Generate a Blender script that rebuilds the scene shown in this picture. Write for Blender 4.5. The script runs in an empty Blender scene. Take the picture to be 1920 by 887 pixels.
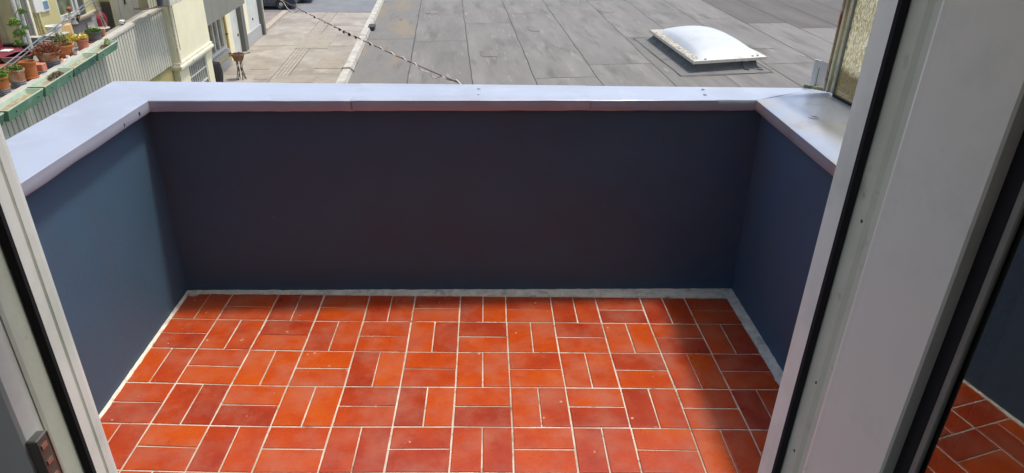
import bpy, math, random
from mathutils import Vector, Matrix, noise
random.seed(7)
sc = bpy.context.scene
COL = sc.collection

# ---------------------------------------------------------------- camera, sky, sun, exposure
cam_d = bpy.data.cameras.new('camera'); cam = bpy.data.objects.new('camera', cam_d); COL.objects.link(cam)
yaw, pitch, roll = math.radians(1.78642352), math.radians(27.3268925), math.radians(1.31968034)
fwd = Vector((math.sin(yaw)*math.cos(pitch), math.cos(yaw)*math.cos(pitch), -math.sin(pitch)))
r0 = Vector((math.cos(yaw), -math.sin(yaw), 0)); u0 = r0.cross(fwd)
rt = r0*math.cos(roll)+u0*math.sin(roll); upv = -r0*math.sin(roll)+u0*math.cos(roll)
M = Matrix((rt, upv, -fwd)).transposed().to_4x4(); M.translation = Vector((1.6687, -3.19, 2.0195))
cam.matrix_world = M
cam_d.sensor_width = 36; cam_d.lens = 1272.82/1920*36
cam_d.clip_start = .02; cam_d.clip_end = 600
sc.camera = cam

SUN = Vector((.33, .10, 1.0)).normalized()
EL = math.asin(SUN.z); ROT = math.atan2(SUN.x, SUN.y)
w = bpy.data.worlds.new('World'); sc.world = w; w.use_nodes = True
nt = w.node_tree; nt.nodes.clear()
sky = nt.nodes.new('ShaderNodeTexSky'); sky.sky_type = 'NISHITA'; sky.sun_disc = False
sky.sun_elevation = EL; sky.sun_rotation = ROT; sky.dust_density = 3.0; sky.air_density = 1.0
bg = nt.nodes.new('ShaderNodeBackground'); bg.inputs[1].default_value = .15
wo = nt.nodes.new('ShaderNodeOutputWorld')
nt.links.new(sky.outputs[0], bg.inputs[0]); nt.links.new(bg.outputs[0], wo.inputs[0])
sd = bpy.data.lights.new('sun', 'SUN'); sd.energy = 1.65; sd.angle = math.radians(5.0); sd.color = (1, .95, .86)
sun = bpy.data.objects.new('sun', sd); COL.objects.link(sun)
sun.rotation_euler = SUN.to_track_quat('Z', 'Y').to_euler(); sun.location = (10, 0, 20)
sc.view_settings.view_transform = 'Standard'; sc.view_settings.look = 'None'
sc.view_settings.exposure = 0.66; sc.view_settings.gamma = 1
sc.cycles.max_bounces = 8; sc.cycles.transparent_max_bounces = 12

# ---------------------------------------------------------------- materials
MATS = {}
def mat(name, col, rough=.7, metal=0, var=.12, nscale=6, bump=.05, bscale=60, spec=.5, tint=None, tscale=2, tmin=.5, tmax=.7,
        objvar=0, hue=0, coat=0, stretch=None, trans=0, sub=0):
    """principled material: base colour with grain, optional second colour in blotches, per-object variation"""
    if name in MATS: return MATS[name]
    m = bpy.data.materials.new(name); m.use_nodes = True; n = m.node_tree; N = n.nodes; K = n.links
    b = N['Principled BSDF']
    b.inputs['Roughness'].default_value = rough; b.inputs['Metallic'].default_value = metal
    b.inputs['Specular IOR Level'].default_value = spec
    if coat: b.inputs['Coat Weight'].default_value = coat; b.inputs['Coat Roughness'].default_value = .12
    tc = N.new('ShaderNodeTexCoord'); oi = N.new('ShaderNodeObjectInfo')
    ad = N.new('ShaderNodeVectorMath'); ad.operation = 'MULTIPLY_ADD'
    ad.inputs[1].default_value = stretch or (1, 1, 1)
    cm = N.new('ShaderNodeCombineXYZ')
    mu = N.new('ShaderNodeMath'); mu.operation = 'MULTIPLY'; mu.inputs[1].default_value = 37.0
    K.new(oi.outputs['Random'], mu.inputs[0])
    for i in range(3): K.new(mu.outputs[0], cm.inputs[i])
    K.new(tc.outputs['Object'], ad.inputs[0]); K.new(cm.outputs[0], ad.inputs[2])
    vec = ad.outputs[0]
    n1 = N.new('ShaderNodeTexNoise'); n1.inputs['Scale'].default_value = nscale; n1.inputs['Detail'].default_value = 6
    n1.inputs['Roughness'].default_value = .65
    K.new(vec, n1.inputs['Vector'])
    mr = N.new('ShaderNodeMapRange'); mr.inputs[1].default_value = .3; mr.inputs[2].default_value = .7
    mr.inputs[3].default_value = 1-var; mr.inputs[4].default_value = 1+var; K.new(n1.outputs[0], mr.inputs[0])
    last = None
    hs = N.new('ShaderNodeHueSaturation'); hs.inputs['Color'].default_value = (*col, 1)
    if hue or objvar:
        h = N.new('ShaderNodeMapRange'); h.inputs[3].default_value = .5-hue; h.inputs[4].default_value = .5+hue
        wn = N.new('ShaderNodeTexWhiteNoise'); wn.noise_dimensions = '1D'; K.new(oi.outputs['Random'], wn.inputs['W'])
        K.new(wn.outputs['Value'], h.inputs[0]); K.new(h.outputs[0], hs.inputs['Hue'])
        v = N.new('ShaderNodeMapRange'); v.inputs[3].default_value = 1-objvar; v.inputs[4].default_value = 1+objvar
        K.new(oi.outputs['Random'], v.inputs[0])
        mm = N.new('ShaderNodeMath'); mm.operation = 'MULTIPLY'; K.new(v.outputs[0], mm.inputs[0]); K.new(mr.outputs[0], mm.inputs[1])
        K.new(mm.outputs[0], hs.inputs['Value'])
    else:
        K.new(mr.outputs[0], hs.inputs['Value'])
    last = hs.outputs[0]
    if tint:
        tints = tint if isinstance(tint, list) else [(tint, tscale, tmin, tmax)]
        for (tcol, ts, t0, t1) in tints:
            n2 = N.new('ShaderNodeTexNoise'); n2.inputs['Scale'].default_value = ts; n2.inputs['Detail'].default_value = 7
            n2.inputs['Roughness'].default_value = .6
            o2 = N.new('ShaderNodeVectorMath'); o2.operation = 'ADD'; o2.inputs[1].default_value = (ts*3.1, 5.2, 9.7)
            K.new(vec, o2.inputs[0]); K.new(o2.outputs[0], n2.inputs['Vector'])
            r2 = N.new('ShaderNodeMapRange'); r2.inputs[1].default_value = t0; r2.inputs[2].default_value = t1; K.new(n2.outputs[0], r2.inputs[0])
            mx = N.new('ShaderNodeMixRGB'); K.new(r2.outputs[0], mx.inputs[0]); K.new(last, mx.inputs[1]); mx.inputs[2].default_value = (*tcol, 1)
            last = mx.outputs[0]
    K.new(last, b.inputs['Base Color'])
    if bump:
        n3 = N.new('ShaderNodeTexNoise'); n3.inputs['Scale'].default_value = bscale; n3.inputs['Detail'].default_value = 4; K.new(vec, n3.inputs['Vector'])
        bp = N.new('ShaderNodeBump'); bp.inputs['Strength'].default_value = bump*4; bp.inputs['Distance'].default_value = .004
        K.new(n3.outputs[0], bp.inputs['Height']); K.new(bp.outputs[0], b.inputs['Normal'])
        rr = N.new('ShaderNodeMapRange'); rr.inputs[3].default_value = max(.03, rough-.08); rr.inputs[4].default_value = min(1, rough+.1)
        K.new(n1.outputs[0], rr.inputs[0]); K.new(rr.outputs[0], b.inputs['Roughness'])
    if trans: b.inputs['Transmission Weight'].default_value = trans
    MATS[name] = m; return m

# ---------------------------------------------------------------- mesh helpers
E1 = Vector((-.078, .997, 0)).normalized(); NN = Vector((E1.y, -E1.x, 0))
RZ = math.atan2(NN.y, NN.x)
def L(s, t, z): return E1*s + NN*t + Vector((0, 0, z))
def ident(p): return Vector(p)
def loc_st(p): return L(p[1], p[0], p[2])      # local frame: x = t (outward), y = s (along the row), z

class MB:
    def __init__(self, fr=ident): self.v = []; self.f = []; self.fr = fr; self.mi = []
    def add(self, vs, fs, m=0):
        o = len(self.v); self.v += [self.fr(p) for p in vs]; self.f += [[i+o for i in f] for f in fs]; self.mi += [m]*len(fs); return self
    def box(self, x0, x1, y0, y1, z0, z1, bev=0, m=0):
        if bev:
            b = bev
            pts = []
            # chamfered box: 24 vertices
            fs = []
            X = (x0, x1); Y = (y0, y1); Z = (z0, z1)
            idx = {}
            for i in (0, 1):
                for j in (0, 1):
                    for k in (0, 1):
                        sx, sy, sz = (1-2*i), (1-2*j), (1-2*k)
                        idx[i, j, k, 0] = len(pts); pts.append((X[i], Y[j]+sy*b, Z[k]+sz*b))
                        idx[i, j, k, 1] = len(pts); pts.append((X[i]+sx*b, Y[j], Z[k]+sz*b))
                        idx[i, j, k, 2] = len(pts); pts.append((X[i]+sx*b, Y[j]+sy*b, Z[k]))
            for i in (0, 1):
                q = [idx[i, 0, 0, 0], idx[i, 1, 0, 0], idx[i, 1, 1, 0], idx[i, 0, 1, 0]]; fs.append(q if i else q[::-1])
                q = [idx[0, i, 0, 1], idx[1, i, 0, 1], idx[1, i, 1, 1], idx[0, i, 1, 1]]; fs.append(q[::-1] if i else q)
                q = [idx[0, 0, i, 2], idx[1, 0, i, 2], idx[1, 1, i, 2], idx[0, 1, i, 2]]; fs.append(q if i else q[::-1])
            for a in (0, 1):
                for c in (0, 1):
                    e = [idx[0, a, c, 1], idx[1, a, c, 1], idx[1, a, c, 2], idx[0, a, c, 2]]; fs.append(e if (a+c) % 2 == 0 else e[::-1])
                    e = [idx[a, 0, c, 0], idx[a, 1, c, 0], idx[a, 1, c, 2], idx[a, 0, c, 2]]; fs.append(e[::-1] if (a+c) % 2 == 0 else e)
                    e = [idx[a, c, 0, 0], idx[a, c, 1, 0], idx[a, c, 1, 1], idx[a, c, 0, 1]]; fs.append(e if (a+c) % 2 == 0 else e[::-1])
            for i in (0, 1):
                for j in (0, 1):
                    for k in (0, 1):
                        tr = [idx[i, j, k, 0], idx[i, j, k, 1], idx[i, j, k, 2]]
                        fs.append(tr if (i+j+k) % 2 else tr[::-1])
            return self.add(pts, fs, m)
        vs = [(x, y, z) for z in (z0, z1) for y in (y0, y1) for x in (x0, x1)]
        return self.add(vs, [(0, 2, 3, 1), (4, 5, 7, 6), (0, 1, 5, 4), (2, 6, 7, 3), (0, 4, 6, 2), (1, 3, 7, 5)], m)
    def prism(self, poly, z0, z1, m=0, taper=None):
        n = len(poly)
        a = [(x, y, z0) for x, y in poly]; b = [(x, y, z1) for x, y in (taper or poly)]
        ar = sum(poly[i][0]*poly[(i+1) % n][1]-poly[(i+1) % n][0]*poly[i][1] for i in range(n))
        fs = [list(range(n))[::-1], [n+i for i in range(n)]]+[[i, (i+1) % n, n+(i+1) % n, n+i] for i in range(n)]
        if ar < 0: fs = [f[::-1] for f in fs]
        return self.add(a+b, fs, m)
    def tube(self, path, r, n=8, m=0, cap=True):
        path = [Vector(p) for p in path]; rings = []; k = len(path)
        rr = r if isinstance(r, (list, tuple)) else [r]*k
        up = Vector((0, 0, 1))
        vs = []
        for i, p in enumerate(path):
            d = (path[min(i+1, k-1)]-path[max(i-1, 0)]).normalized()
            a = d.cross(up)
            if a.length < 1e-3: a = d.cross(Vector((1, 0, 0)))
            a.normalize(); b = d.cross(a)
            vs += [p+(a*math.cos(2*math.pi*j/n)+b*math.sin(2*math.pi*j/n))*rr[i] for j in range(n)]
        fs = []
        for i in range(k-1):
            for j in range(n):
                fs.append([i*n+j, i*n+(j+1) % n, (i+1)*n+(j+1) % n, (i+1)*n+j])
        if cap: fs += [list(range(n)), [(k-1)*n+j for j in range(n)][::-1]]
        return self.add(vs, fs, m)
    def lathe(self, prof, c=(0, 0, 0), n=20, m=0, sq=1):
        cx, cy, cz = c; vs = []; fs = []; k = len(prof)
        for r, z in prof:
            vs += [(cx+r*math.cos(2*math.pi*j/n), cy+r*sq*math.sin(2*math.pi*j/n), cz+z) for j in range(n)]
        for i in range(k-1):
            for j in range(n): fs.append([i*n+j, i*n+(j+1) % n, (i+1)*n+(j+1) % n, (i+1)*n+j])
        if prof[0][0] > 0: fs.append(list(range(n))[::-1])
        if prof[-1][0] > 0: fs.append([(k-1)*n+j for j in range(n)])
        return self.add(vs, fs, m)
    def build(self, name, material, parent=None, smooth=False, label=None, kind=None):
        me = bpy.data.meshes.new(name)
        vs = self.v
        if parent is not None:
            inv = WM[parent.name].inverted(); vs = [inv @ Vector(p) for p in vs]
        me.from_pydata([tuple(p) for p in vs], [], self.f); me.validate(); me.update()
        ms = material if isinstance(material, (list, tuple)) else [material]
        for mm in ms: me.materials.append(mm)
        if len(ms) > 1:
            for p, i in zip(me.polygons, self.mi): p.material_index = i
        if smooth:
            me.shade_smooth()
            try: me.set_sharp_from_angle(angle=math.radians(38))
            except Exception: pass
        o = bpy.data.objects.new(name, me); COL.objects.link(o)
        if parent is not None: o.parent = parent; WM[o.name] = WM[parent.name].copy()
        else: WM[o.name] = Matrix.Identity(4)
        if label: o['label'] = label
        if kind: o['kind'] = kind
        return o
WM = {}
def thing(name, label, cat, loc=(0, 0, 0), rz=0, group=None):
    o = bpy.data.objects.new(name, None); COL.objects.link(o); o.empty_display_size = .1
    o.location = loc; o.rotation_euler = (0, 0, rz); o['label'] = label; o['category'] = cat
    if group: o['group'] = group
    WM[o.name] = Matrix.Translation(Vector(loc)) @ Matrix.Rotation(rz, 4, 'Z'); return o
def tag(o, label, cat, group=None):
    o['label'] = label; o['category'] = cat
    if group: o['group'] = group
    return o
def copy_tree(o, loc, rz, label, parent=None):
    c = o.copy(); COL.objects.link(c)
    if parent is None: c.location = loc; c.rotation_euler = (0, 0, rz); c['label'] = label
    else: c.parent = parent
    for ch in [x for x in o.children]: copy_tree(ch, None, 0, None, c)
    return c

# ---------------------------------------------------------------- palette
def tile_material():
    m = bpy.data.materials.new('glazed terracotta'); m.use_nodes = True; N = m.node_tree.nodes; K = m.node_tree.links
    b = N['Principled BSDF']; oi = N.new('ShaderNodeObjectInfo'); tc = N.new('ShaderNodeTexCoord')
    cr = N.new('ShaderNodeValToRGB'); e = cr.color_ramp.elements
    e[0].position = 0; e[0].color = (.29, .034, .014, 1); e[1].position = 1; e[1].color = (.56, .088, .007, 1)
    for p, c in ((.25, (.37, .041, .012)), (.5, (.45, .053, .009)), (.75, (.51, .066, .007))):
        x = e.new(p); x.color = (*c, 1)
    n1 = N.new('ShaderNodeTexNoise'); n1.inputs['Scale'].default_value = 9; n1.inputs['Detail'].default_value = 5
    mu = N.new('ShaderNodeMath'); mu.operation = 'MULTIPLY'; mu.inputs[1].default_value = 91
    K.new(oi.outputs['Random'], mu.inputs[0])
    n1.noise_dimensions = '4D'; K.new(mu.outputs[0], n1.inputs['W']); K.new(tc.outputs['Object'], n1.inputs['Vector'])
    a = N.new('ShaderNodeMath'); a.operation = 'MULTIPLY_ADD'; a.inputs[1].default_value = 1.0; a.inputs[2].default_value = -.5
    K.new(n1.outputs[0], a.inputs[0])
    s = N.new('ShaderNodeMath'); s.operation = 'MULTIPLY_ADD'; s.inputs[1].default_value = .66; K.new(oi.outputs['Random'], s.inputs[0])
    s.inputs[2].default_value = .22
    ad = N.new('ShaderNodeMath'); ad.operation = 'ADD'; K.new(a.outputs[0], ad.inputs[0]); K.new(s.outputs[0], ad.inputs[1])
    K.new(ad.outputs[0], cr.inputs[0])
    # fine speckle
    sp = N.new('ShaderNodeTexNoise'); sp.inputs['Scale'].default_value = 260; sp.inputs['Detail'].default_value = 2; K.new(tc.outputs['Object'], sp.inputs['Vector'])
    sr = N.new('ShaderNodeMapRange'); sr.inputs[1].default_value = .3; sr.inputs[2].default_value = .7; sr.inputs[3].default_value = .78; sr.inputs[4].default_value = 1.14
    K.new(sp.outputs[0], sr.inputs[0])
    hs = N.new('ShaderNodeHueSaturation'); K.new(cr.outputs[0], hs.inputs['Color']); K.new(sr.outputs[0], hs.inputs['Value'])
    # lime bloom: faint milky clouds and a few pale crumbs
    l1 = N.new('ShaderNodeTexNoise'); l1.inputs['Scale'].default_value = 4.5; l1.inputs['Detail'].default_value = 7; l1.inputs['Roughness'].default_value = .7
    K.new(tc.outputs['Object'], l1.inputs['Vector'])
    lr = N.new('ShaderNodeMapRange'); lr.inputs[1].default_value = .44; lr.inputs[2].default_value = .72; lr.inputs[3].default_value = 0; lr.inputs[4].default_value = .50
    K.new(l1.outputs[0], lr.inputs[0])
    mx = N.new('ShaderNodeMixRGB'); mx.inputs[2].default_value = (.44, .20, .13, 1); K.new(lr.outputs[0], mx.inputs[0]); K.new(hs.outputs[0], mx.inputs[1])
    vo = N.new('ShaderNodeTexVoronoi'); vo.inputs['Scale'].default_value = 11; K.new(tc.outputs['Object'], vo.inputs['Vector'])
    wv = N.new('ShaderNodeTexNoise'); wv.inputs['Scale'].default_value = 60; K.new(tc.outputs['Object'], wv.inputs['Vector'])
    vs = N.new('ShaderNodeMath'); vs.operation = 'MULTIPLY_ADD'; vs.inputs[1].default_value = .12; K.new(wv.outputs[0], vs.inputs[0]); K.new(vo.outputs['Distance'], vs.inputs[2])
    vr = N.new('ShaderNodeMapRange'); vr.inputs[1].default_value = .15; vr.inputs[2].default_value = .10; vr.inputs[3].default_value = 0; vr.inputs[4].default_value = .75
    K.new(vs.outputs[0], vr.inputs[0])
    sel = N.new('ShaderNodeSeparateColor'); K.new(vo.outputs['Color'], sel.inputs[0])
    gt = N.new('ShaderNodeMath'); gt.operation = 'GREATER_THAN'; gt.inputs[1].default_value = .60; K.new(sel.outputs[0], gt.inputs[0])
    m2 = N.new('ShaderNodeMath'); m2.operation = 'MULTIPLY'; K.new(vr.outputs[0], m2.inputs[0]); K.new(gt.outputs[0], m2.inputs[1])
    mx2 = N.new('ShaderNodeMixRGB'); mx2.inputs[2].default_value = (.62, .42, .30, 1); K.new(m2.outputs[0], mx2.inputs[0]); K.new(mx.outputs[0], mx2.inputs[1])
    K.new(mx2.outputs[0], b.inputs['Base Color'])
    rg = N.new('ShaderNodeMapRange'); rg.inputs[3].default_value = .16; rg.inputs[4].default_value = .46; K.new(l1.outputs[0], rg.inputs[0])
    K.new(rg.outputs[0], b.inputs['Roughness'])
    bp = N.new('ShaderNodeBump'); bp.inputs['Strength'].default_value = .25; bp.inputs['Distance'].default_value = .002
    n4 = N.new('ShaderNodeTexNoise'); n4.inputs['Scale'].default_value = 25; n4.inputs['Detail'].default_value = 5; K.new(tc.outputs['Object'], n4.inputs['Vector'])
    K.new(n4.outputs[0], bp.inputs['Height']); K.new(bp.outputs[0], b.inputs['Normal'])
    return m
TILE = tile_material()
GROUT = mat('cream grout', (.70, .61, .50), .9, var=.2, nscale=25, bump=.15, bscale=200, tint=[((.46, .38, .28), 2.5, .42, .62), ((.22, .16, .11), 15, .57, .70)])
MORTAR = mat('grey mortar', (.78, .74, .62), .95, var=.22, nscale=18, bump=.25, bscale=90, tint=[((.48, .46, .36), 12, .55, .68), ((.68, .65, .57), 22, .6, .75)])
PAINT = mat('slate blue wall paint', (.070, .142, .218), .62, var=.05, nscale=3, bump=.07, bscale=110, spec=.3,
            tint=[((.078, .130, .188), 2.5, .45, .7), ((.20, .23, .27), 45, .70, .76)])
COPE = mat('coated aluminium coping', (.44, .485, .575), .36, metal=.12, var=.04, nscale=4, bump=.012, bscale=14, tint=[((.38, .41, .48), 2.2, .45, .7), ((.50, .53, .60), 6, .55, .72), ((.30, .30, .33), 26, .68, .78)])
COPE2 = mat('mottled aluminium coping', (.50, .53, .58), .30, metal=.35, var=.05, nscale=5, bump=.02, bscale=10,
            tint=[((.56, .50, .42), 2.5, .48, .62), ((.33, .35, .40), 5, .55, .7)])  # warm beige and dull grey blotches over the base tone
RIVET = mat('rivet steel', (.45, .45, .47), .4, metal=.8)
UPVC = mat('white upvc', (.88, .89, .81), .36, var=.02, nscale=5, bump=.008, bscale=20, tint=[((.70, .75, .67), 5, .5, .7), ((.42, .44, .38), 24, .70, .80)])
UPVCD = mat('dusty upvc rebate', (.62, .66, .54), .55, var=.07, nscale=12, bump=.03, tint=(.36, .38, .30), tscale=20, tmin=.6, tmax=.75)
RUBBER = mat('black rubber gasket', (.010, .010, .014), .85, var=.1, bump=.05)
RUBG = mat('grey rubber gasket', (.24, .25, .225), .5, var=.15, bump=.05, nscale=40)
SPACER = mat('perforated spacer bar', (.05, .055, .045), .5, metal=.3, var=.5, nscale=120, bump=.1)
STEEL = mat('strike plate steel', (.42, .40, .36), .4, metal=.7, var=.2, tint=(.5, .35, .22), tscale=60, tmin=.6, tmax=.75)
BRONZE = mat('dark bronze steel', (.09, .075, .05), .45, metal=.7, var=.2)
ROOMW = mat('room wall plaster', (.50, .44, .37), .9, var=.04, nscale=3, bump=.03)
ROOMF = mat('room floor laminate', (.25, .17, .1), .5, var=.2, nscale=6)
RENDER = mat('cream facade render', (.72, .68, .52), .9, var=.06, nscale=3, bump=.1, bscale=60)

# ---------------------------------------------------------------- setting: ground, yard, road
GROUND = mat('grey ground', (.2, .19, .17), .95, var=.2, nscale=1)
MB().add([(-150, -150, -5.02), (150, -150, -5.02), (150, 150, -5.02), (-150, 150, -5.02)], [(0, 1, 2, 3)]).build('ground', GROUND, kind='structure')
CONC = mat('yard concrete', (.325, .298, .25), .9, var=.14, nscale=1.6, bump=.06, bscale=25, objvar=.05, stretch=(1, .8, 1),
           tint=[((.25, .22, .185), .55, .46, .62), ((.45, .40, .32), .9, .55, .75), ((.16, .14, .12), 2.6, .68, .78), ((.28, .25, .2), 7, .58, .74)])
yard = MB(loc_st); yard.box(-13, 6, 4, 40.2, -5.3, -5.03); yard = yard.build('yard', mat('yard joint sand', (.13, .11, .08), 1, var=.2), kind='structure')
ss = [12, 19, 25.1, 30.6, 35.85, 40.2]; ts = [-13, -7.55, -5.35, -4.75, -1.2, 6]
for i in range(len(ss)-1):
    for j in range(len(ts)-1):
        if j == 2: continue
        g = .012; z = -5+random.uniform(-.003, .003)
        MB(loc_st).box(ts[j]+g, ts[j+1]-g, ss[i]+g, ss[i+1]-g, -5.04, z).build('concrete_slab', CONC, yard)
COB = mat('channel stones', (.325, .295, .245), .9, var=.18, nscale=5, objvar=.2)
b = MB(loc_st); b.box(-5.345, -4.755, 12, 40.2, -5.04, -5.02)
for k in range(230):
    s0 = 14+k*.114
    for q in range(4):
        t0 = -5.33+q*.145
        zz = -5.004+random.uniform(-.004, .004)
        b.box(t0, t0+.125, s0+(q % 2)*.05, s0+(q % 2)*.05+.098, -5.03, zz)
b.build('cobble_channel', COB, yard, kind='stuff')
PATCH = mat('asphalt patch', (.29, .262, .215), .95, var=.2, nscale=3, bump=.1, tint=(.33, .29, .23), tscale=2, tmin=.4, tmax=.65)
for (t0, t1, s0, s1) in ((-6.5, -5.75, 25.9, 27.0), (-6.0, -5.4, 24.2, 24.9), (-5.2, -3.6, 23.7, 24.75), (-5.45, -3.9, 30.0, 33.6), (-3.9, -2.7, 26.0, 28.4)):
    MB(loc_st).box(t0, t1, s0, s1, -5.0, -4.989).build('asphalt_patch', PATCH, yard)
ROAD = mat('road asphalt', (.17, .175, .18), .85, var=.1, nscale=2, bump=.06, bscale=40, tint=(.22, .22, .22), tscale=.8, tmin=.4, tmax=.7)
MB(loc_st).box(-60, 40, 40.2, 60, -5.2, -4.985).build('road', ROAD, kind='structure')
PAV = mat('reddish pavement', (.24, .20, .175), .9, var=.12, nscale=2, tint=(.31, .28, .24), tscale=1.2, tmin=.45, tmax=.7)
MB(loc_st).box(-20, -7.95, 34.6, 40.0, -5.2, -4.97).build('pavement', PAV, kind='structure')
KERB = mat('pale kerb stone', (.40, .34, .27), .9, var=.15, nscale=6)
kb = thing('kerb', 'low pale kerb of short stones running from the yellow house corner to the road', 'kerb', L(34.4, -7.8, -5), RZ)
for k in range(6):
    MB(loc_st).box(-7.94, -7.62, 34.45+k*.94, 34.45+k*.94+.92, -5.1, -4.9+.004*k, bev=.02).build('kerb_stone', KERB, kb)

# ---------------------------------------------------------------- own house, balcony
ov_front = 1.061; ct = 1.107
inC = (.075, -.095); outC = (-.246, .240)
inR = (2.96, .060)
def lerp(a, b, t): return tuple(a[i]+(b[i]-a[i])*t for i in range(len(a)))
house = thing('apartment_house', 'house with the balcony and the open door the view is taken from', 'house', (1.6, -2.4, -5))
FY0, FY1 = -2.31, -2.436
FACADE = mat('slate facade paint', (.12, .16, .21), .8, var=.06, nscale=3, bump=.1, bscale=60)
h = MB(); h.box(-8, .88, FY1, FY0, -5, 11)
h.box(2.28, 10, FY1, FY0, -5, 11); h.box(.88, 2.28, FY1, FY0, 2.32, 11); h.box(.88, 2.28, FY1, FY0, -5, .10)
h.build('facade_wall', FACADE, house)
h = MB(); h.box(.86, 2.30, -2.46, -2.26, .10, .118); h.build('door_sill', mat('stone sill', (.35, .34, .31), .8), house)
par = thing('balcony_parapet', 'solid blue painted balcony parapet capped with pale lilac metal sheets', 'parapet', (1.5, .1, 0))
def wallquad(b0, b1, t0, t1, n=24, zt=1.075, zb=0):
    """gently uneven plastered face between two floor points and two top points"""
    vs = []; fs = []; m_ = 10
    for i in range(n+1):
        for j in range(m_+1):
            p0 = lerp(b0, b1, i/n); p1 = lerp(t0, t1, i/n); p = lerp(p0, p1, j/m_); z = zb+(zt-zb)*j/m_
            wob = .0022*noise.noise(Vector((p[0]*2.3, p[1]*2.3, z*2.1)))
            vs.append((p[0]+wob, p[1]+wob, z))
    for i in range(n):
        for j in range(m_):
            a = i*(m_+1)+j; fs.append([a, a+m_+1, a+m_+2, a+1])
    return vs, fs
def solidwall(inner0, inner1, tin0, tin1, out0, out1):
    b = MB(); vs, fs = wallquad(inner0, inner1, tin0, tin1); b.add(vs, fs)
    x = [(*inner0, 0), (*inner1, 0), (*out1, -.35), (*out0, -.35), (*tin0, 1.075), (*tin1, 1.075), (*out1, 1.075), (*out0, 1.075)]
    b.add(x, [(0, 3, 2, 1), (4, 5, 6, 7), (1, 2, 6, 5), (2, 3, 7, 6), (3, 0, 4, 7)])
    return b
BL, BR = (-.007, .022), (3.026, .076)
solidwall(BL, BR, (.025, -.025), (3.005, .085), (-.20, .19), (3.33, .26)).build('wall_panel', PAINT, par, smooth=True, label='back wall of the balcony, in shade')
solidwall((.055, -2.305), BL, (.055, -2.305), (.030, -.027), (-.13, -2.305), (-.203, .186)).build('wall_panel', PAINT, par, smooth=True, label='lighter slate blue left wall of the balcony')
solidwall(BR, (3.075, -2.305), (3.003, .083), (3.03, -2.305), (3.333, .256), (3.48, -2.305)).build('wall_panel', PAINT, par, smooth=True, label='slate blue right wall of the balcony')

def coping(path_in, path_out, name, m, n=40, ph=0, drop=.047, thick=.0, label=None):
    """folded sheet: inner flange, flat top with a slight fall, outer flange"""
    b = MB(); vs = []; fs = []; k = 9
    for i in range(n+1):
        t = i/n; a = Vector((*lerp(path_in[0], path_in[1], t), 0)); c = Vector((*lerp(path_out[0], path_out[1], t), 0))
        ac = (c-a); d = ac.normalized()
        f = lambda s, q: noise.noise(Vector((t*s+ph, q, ph*3.3)))
        wz = .0022*f(9, 0); wy = .0028*f(7, 5); wl = .003*f(11, 9)
        ring = [(a-d*(-.004)+Vector((0, 0, -drop+wl-.006)))+d*.010, a+d*.0035+Vector((0, 0, -drop+wl-.006)), a+d*(wy*.6)+Vector((0, 0, -drop+wl)), a+d*wy*.4+Vector((0, 0, -drop*.5)), a+Vector((0, 0, -.003+wz*.5)), a+d*.004+Vector((0, 0, wz*.5)),
                a+ac*.35+Vector((0, 0, .0015*f(5, 2))), a+ac*.7+Vector((0, 0, -.001+.0015*f(5, 3))),
                c-d*.004+Vector((0, 0, 0)), c+Vector((0, 0, -.003)), c+Vector((0, 0, -drop))]
        ring = [p+Vector((0, 0, ct+thick)) for p in ring]; k = len(ring); vs += ring
    for i in range(n):
        for j in range(k-1): fs.append([i*k+j, i*k+j+1, (i+1)*k+j+1, (i+1)*k+j])
    b.add(vs, [f[::-1] for f in fs]); return b.build(name, m, par, smooth=True, label=label)
# back run in three sheets, left return, right return
X1, X2 = .99, 2.127
yi = lambda x: inC[1]+(inR[1]-inC[1])*(x-inC[0])/(inR[0]-inC[0])
yo = lambda x: outC[1]+(.306-outC[1])*(x-outC[0])/(3.36-outC[0])
coping([inC, (X1+.01, yi(X1+.01))], [outC, (X1+.01, yo(X1+.01))], 'coping_sheet', COPE, ph=.3)
coping([(X1, yi(X1)-.0015), (X2+.012, yi(X2+.012)-.0015)], [(X1-.004, yo(X1)), (X2+.012, yo(X2+.012))], 'coping_sheet', COPE, ph=2.1, thick=.0016)
coping([(X2, yi(X2)), inR], [(X2-.008, yo(X2)), (3.37, .306)], 'coping_sheet', COPE, ph=4.2)
coping([(.115, -2.30), inC], [(-.165, -2.30), outC], 'coping_sheet', COPE, ph=6.2)
coping([(2.957, .062), (2.965, -2.30)], [(3.44, .170), (3.60, -2.30)], 'coping_sheet', COPE2, ph=8.6, thick=.003, label='wider mottled coping sheet on the right wall below the glass screen')
# corner piece between back run and screen
b = MB(); b.add([(2.93, .060, ct-.0012), (3.372, .3075, ct-.0008), (3.47, .33, ct-.004), (3.47, .15, ct-.001), (3.372, .3075, ct-.05), (3.47, .33, ct-.05)], [(0, 3, 2, 1), (1, 2, 5, 4)])
b.build('coping_corner', COPE, par)
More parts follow.
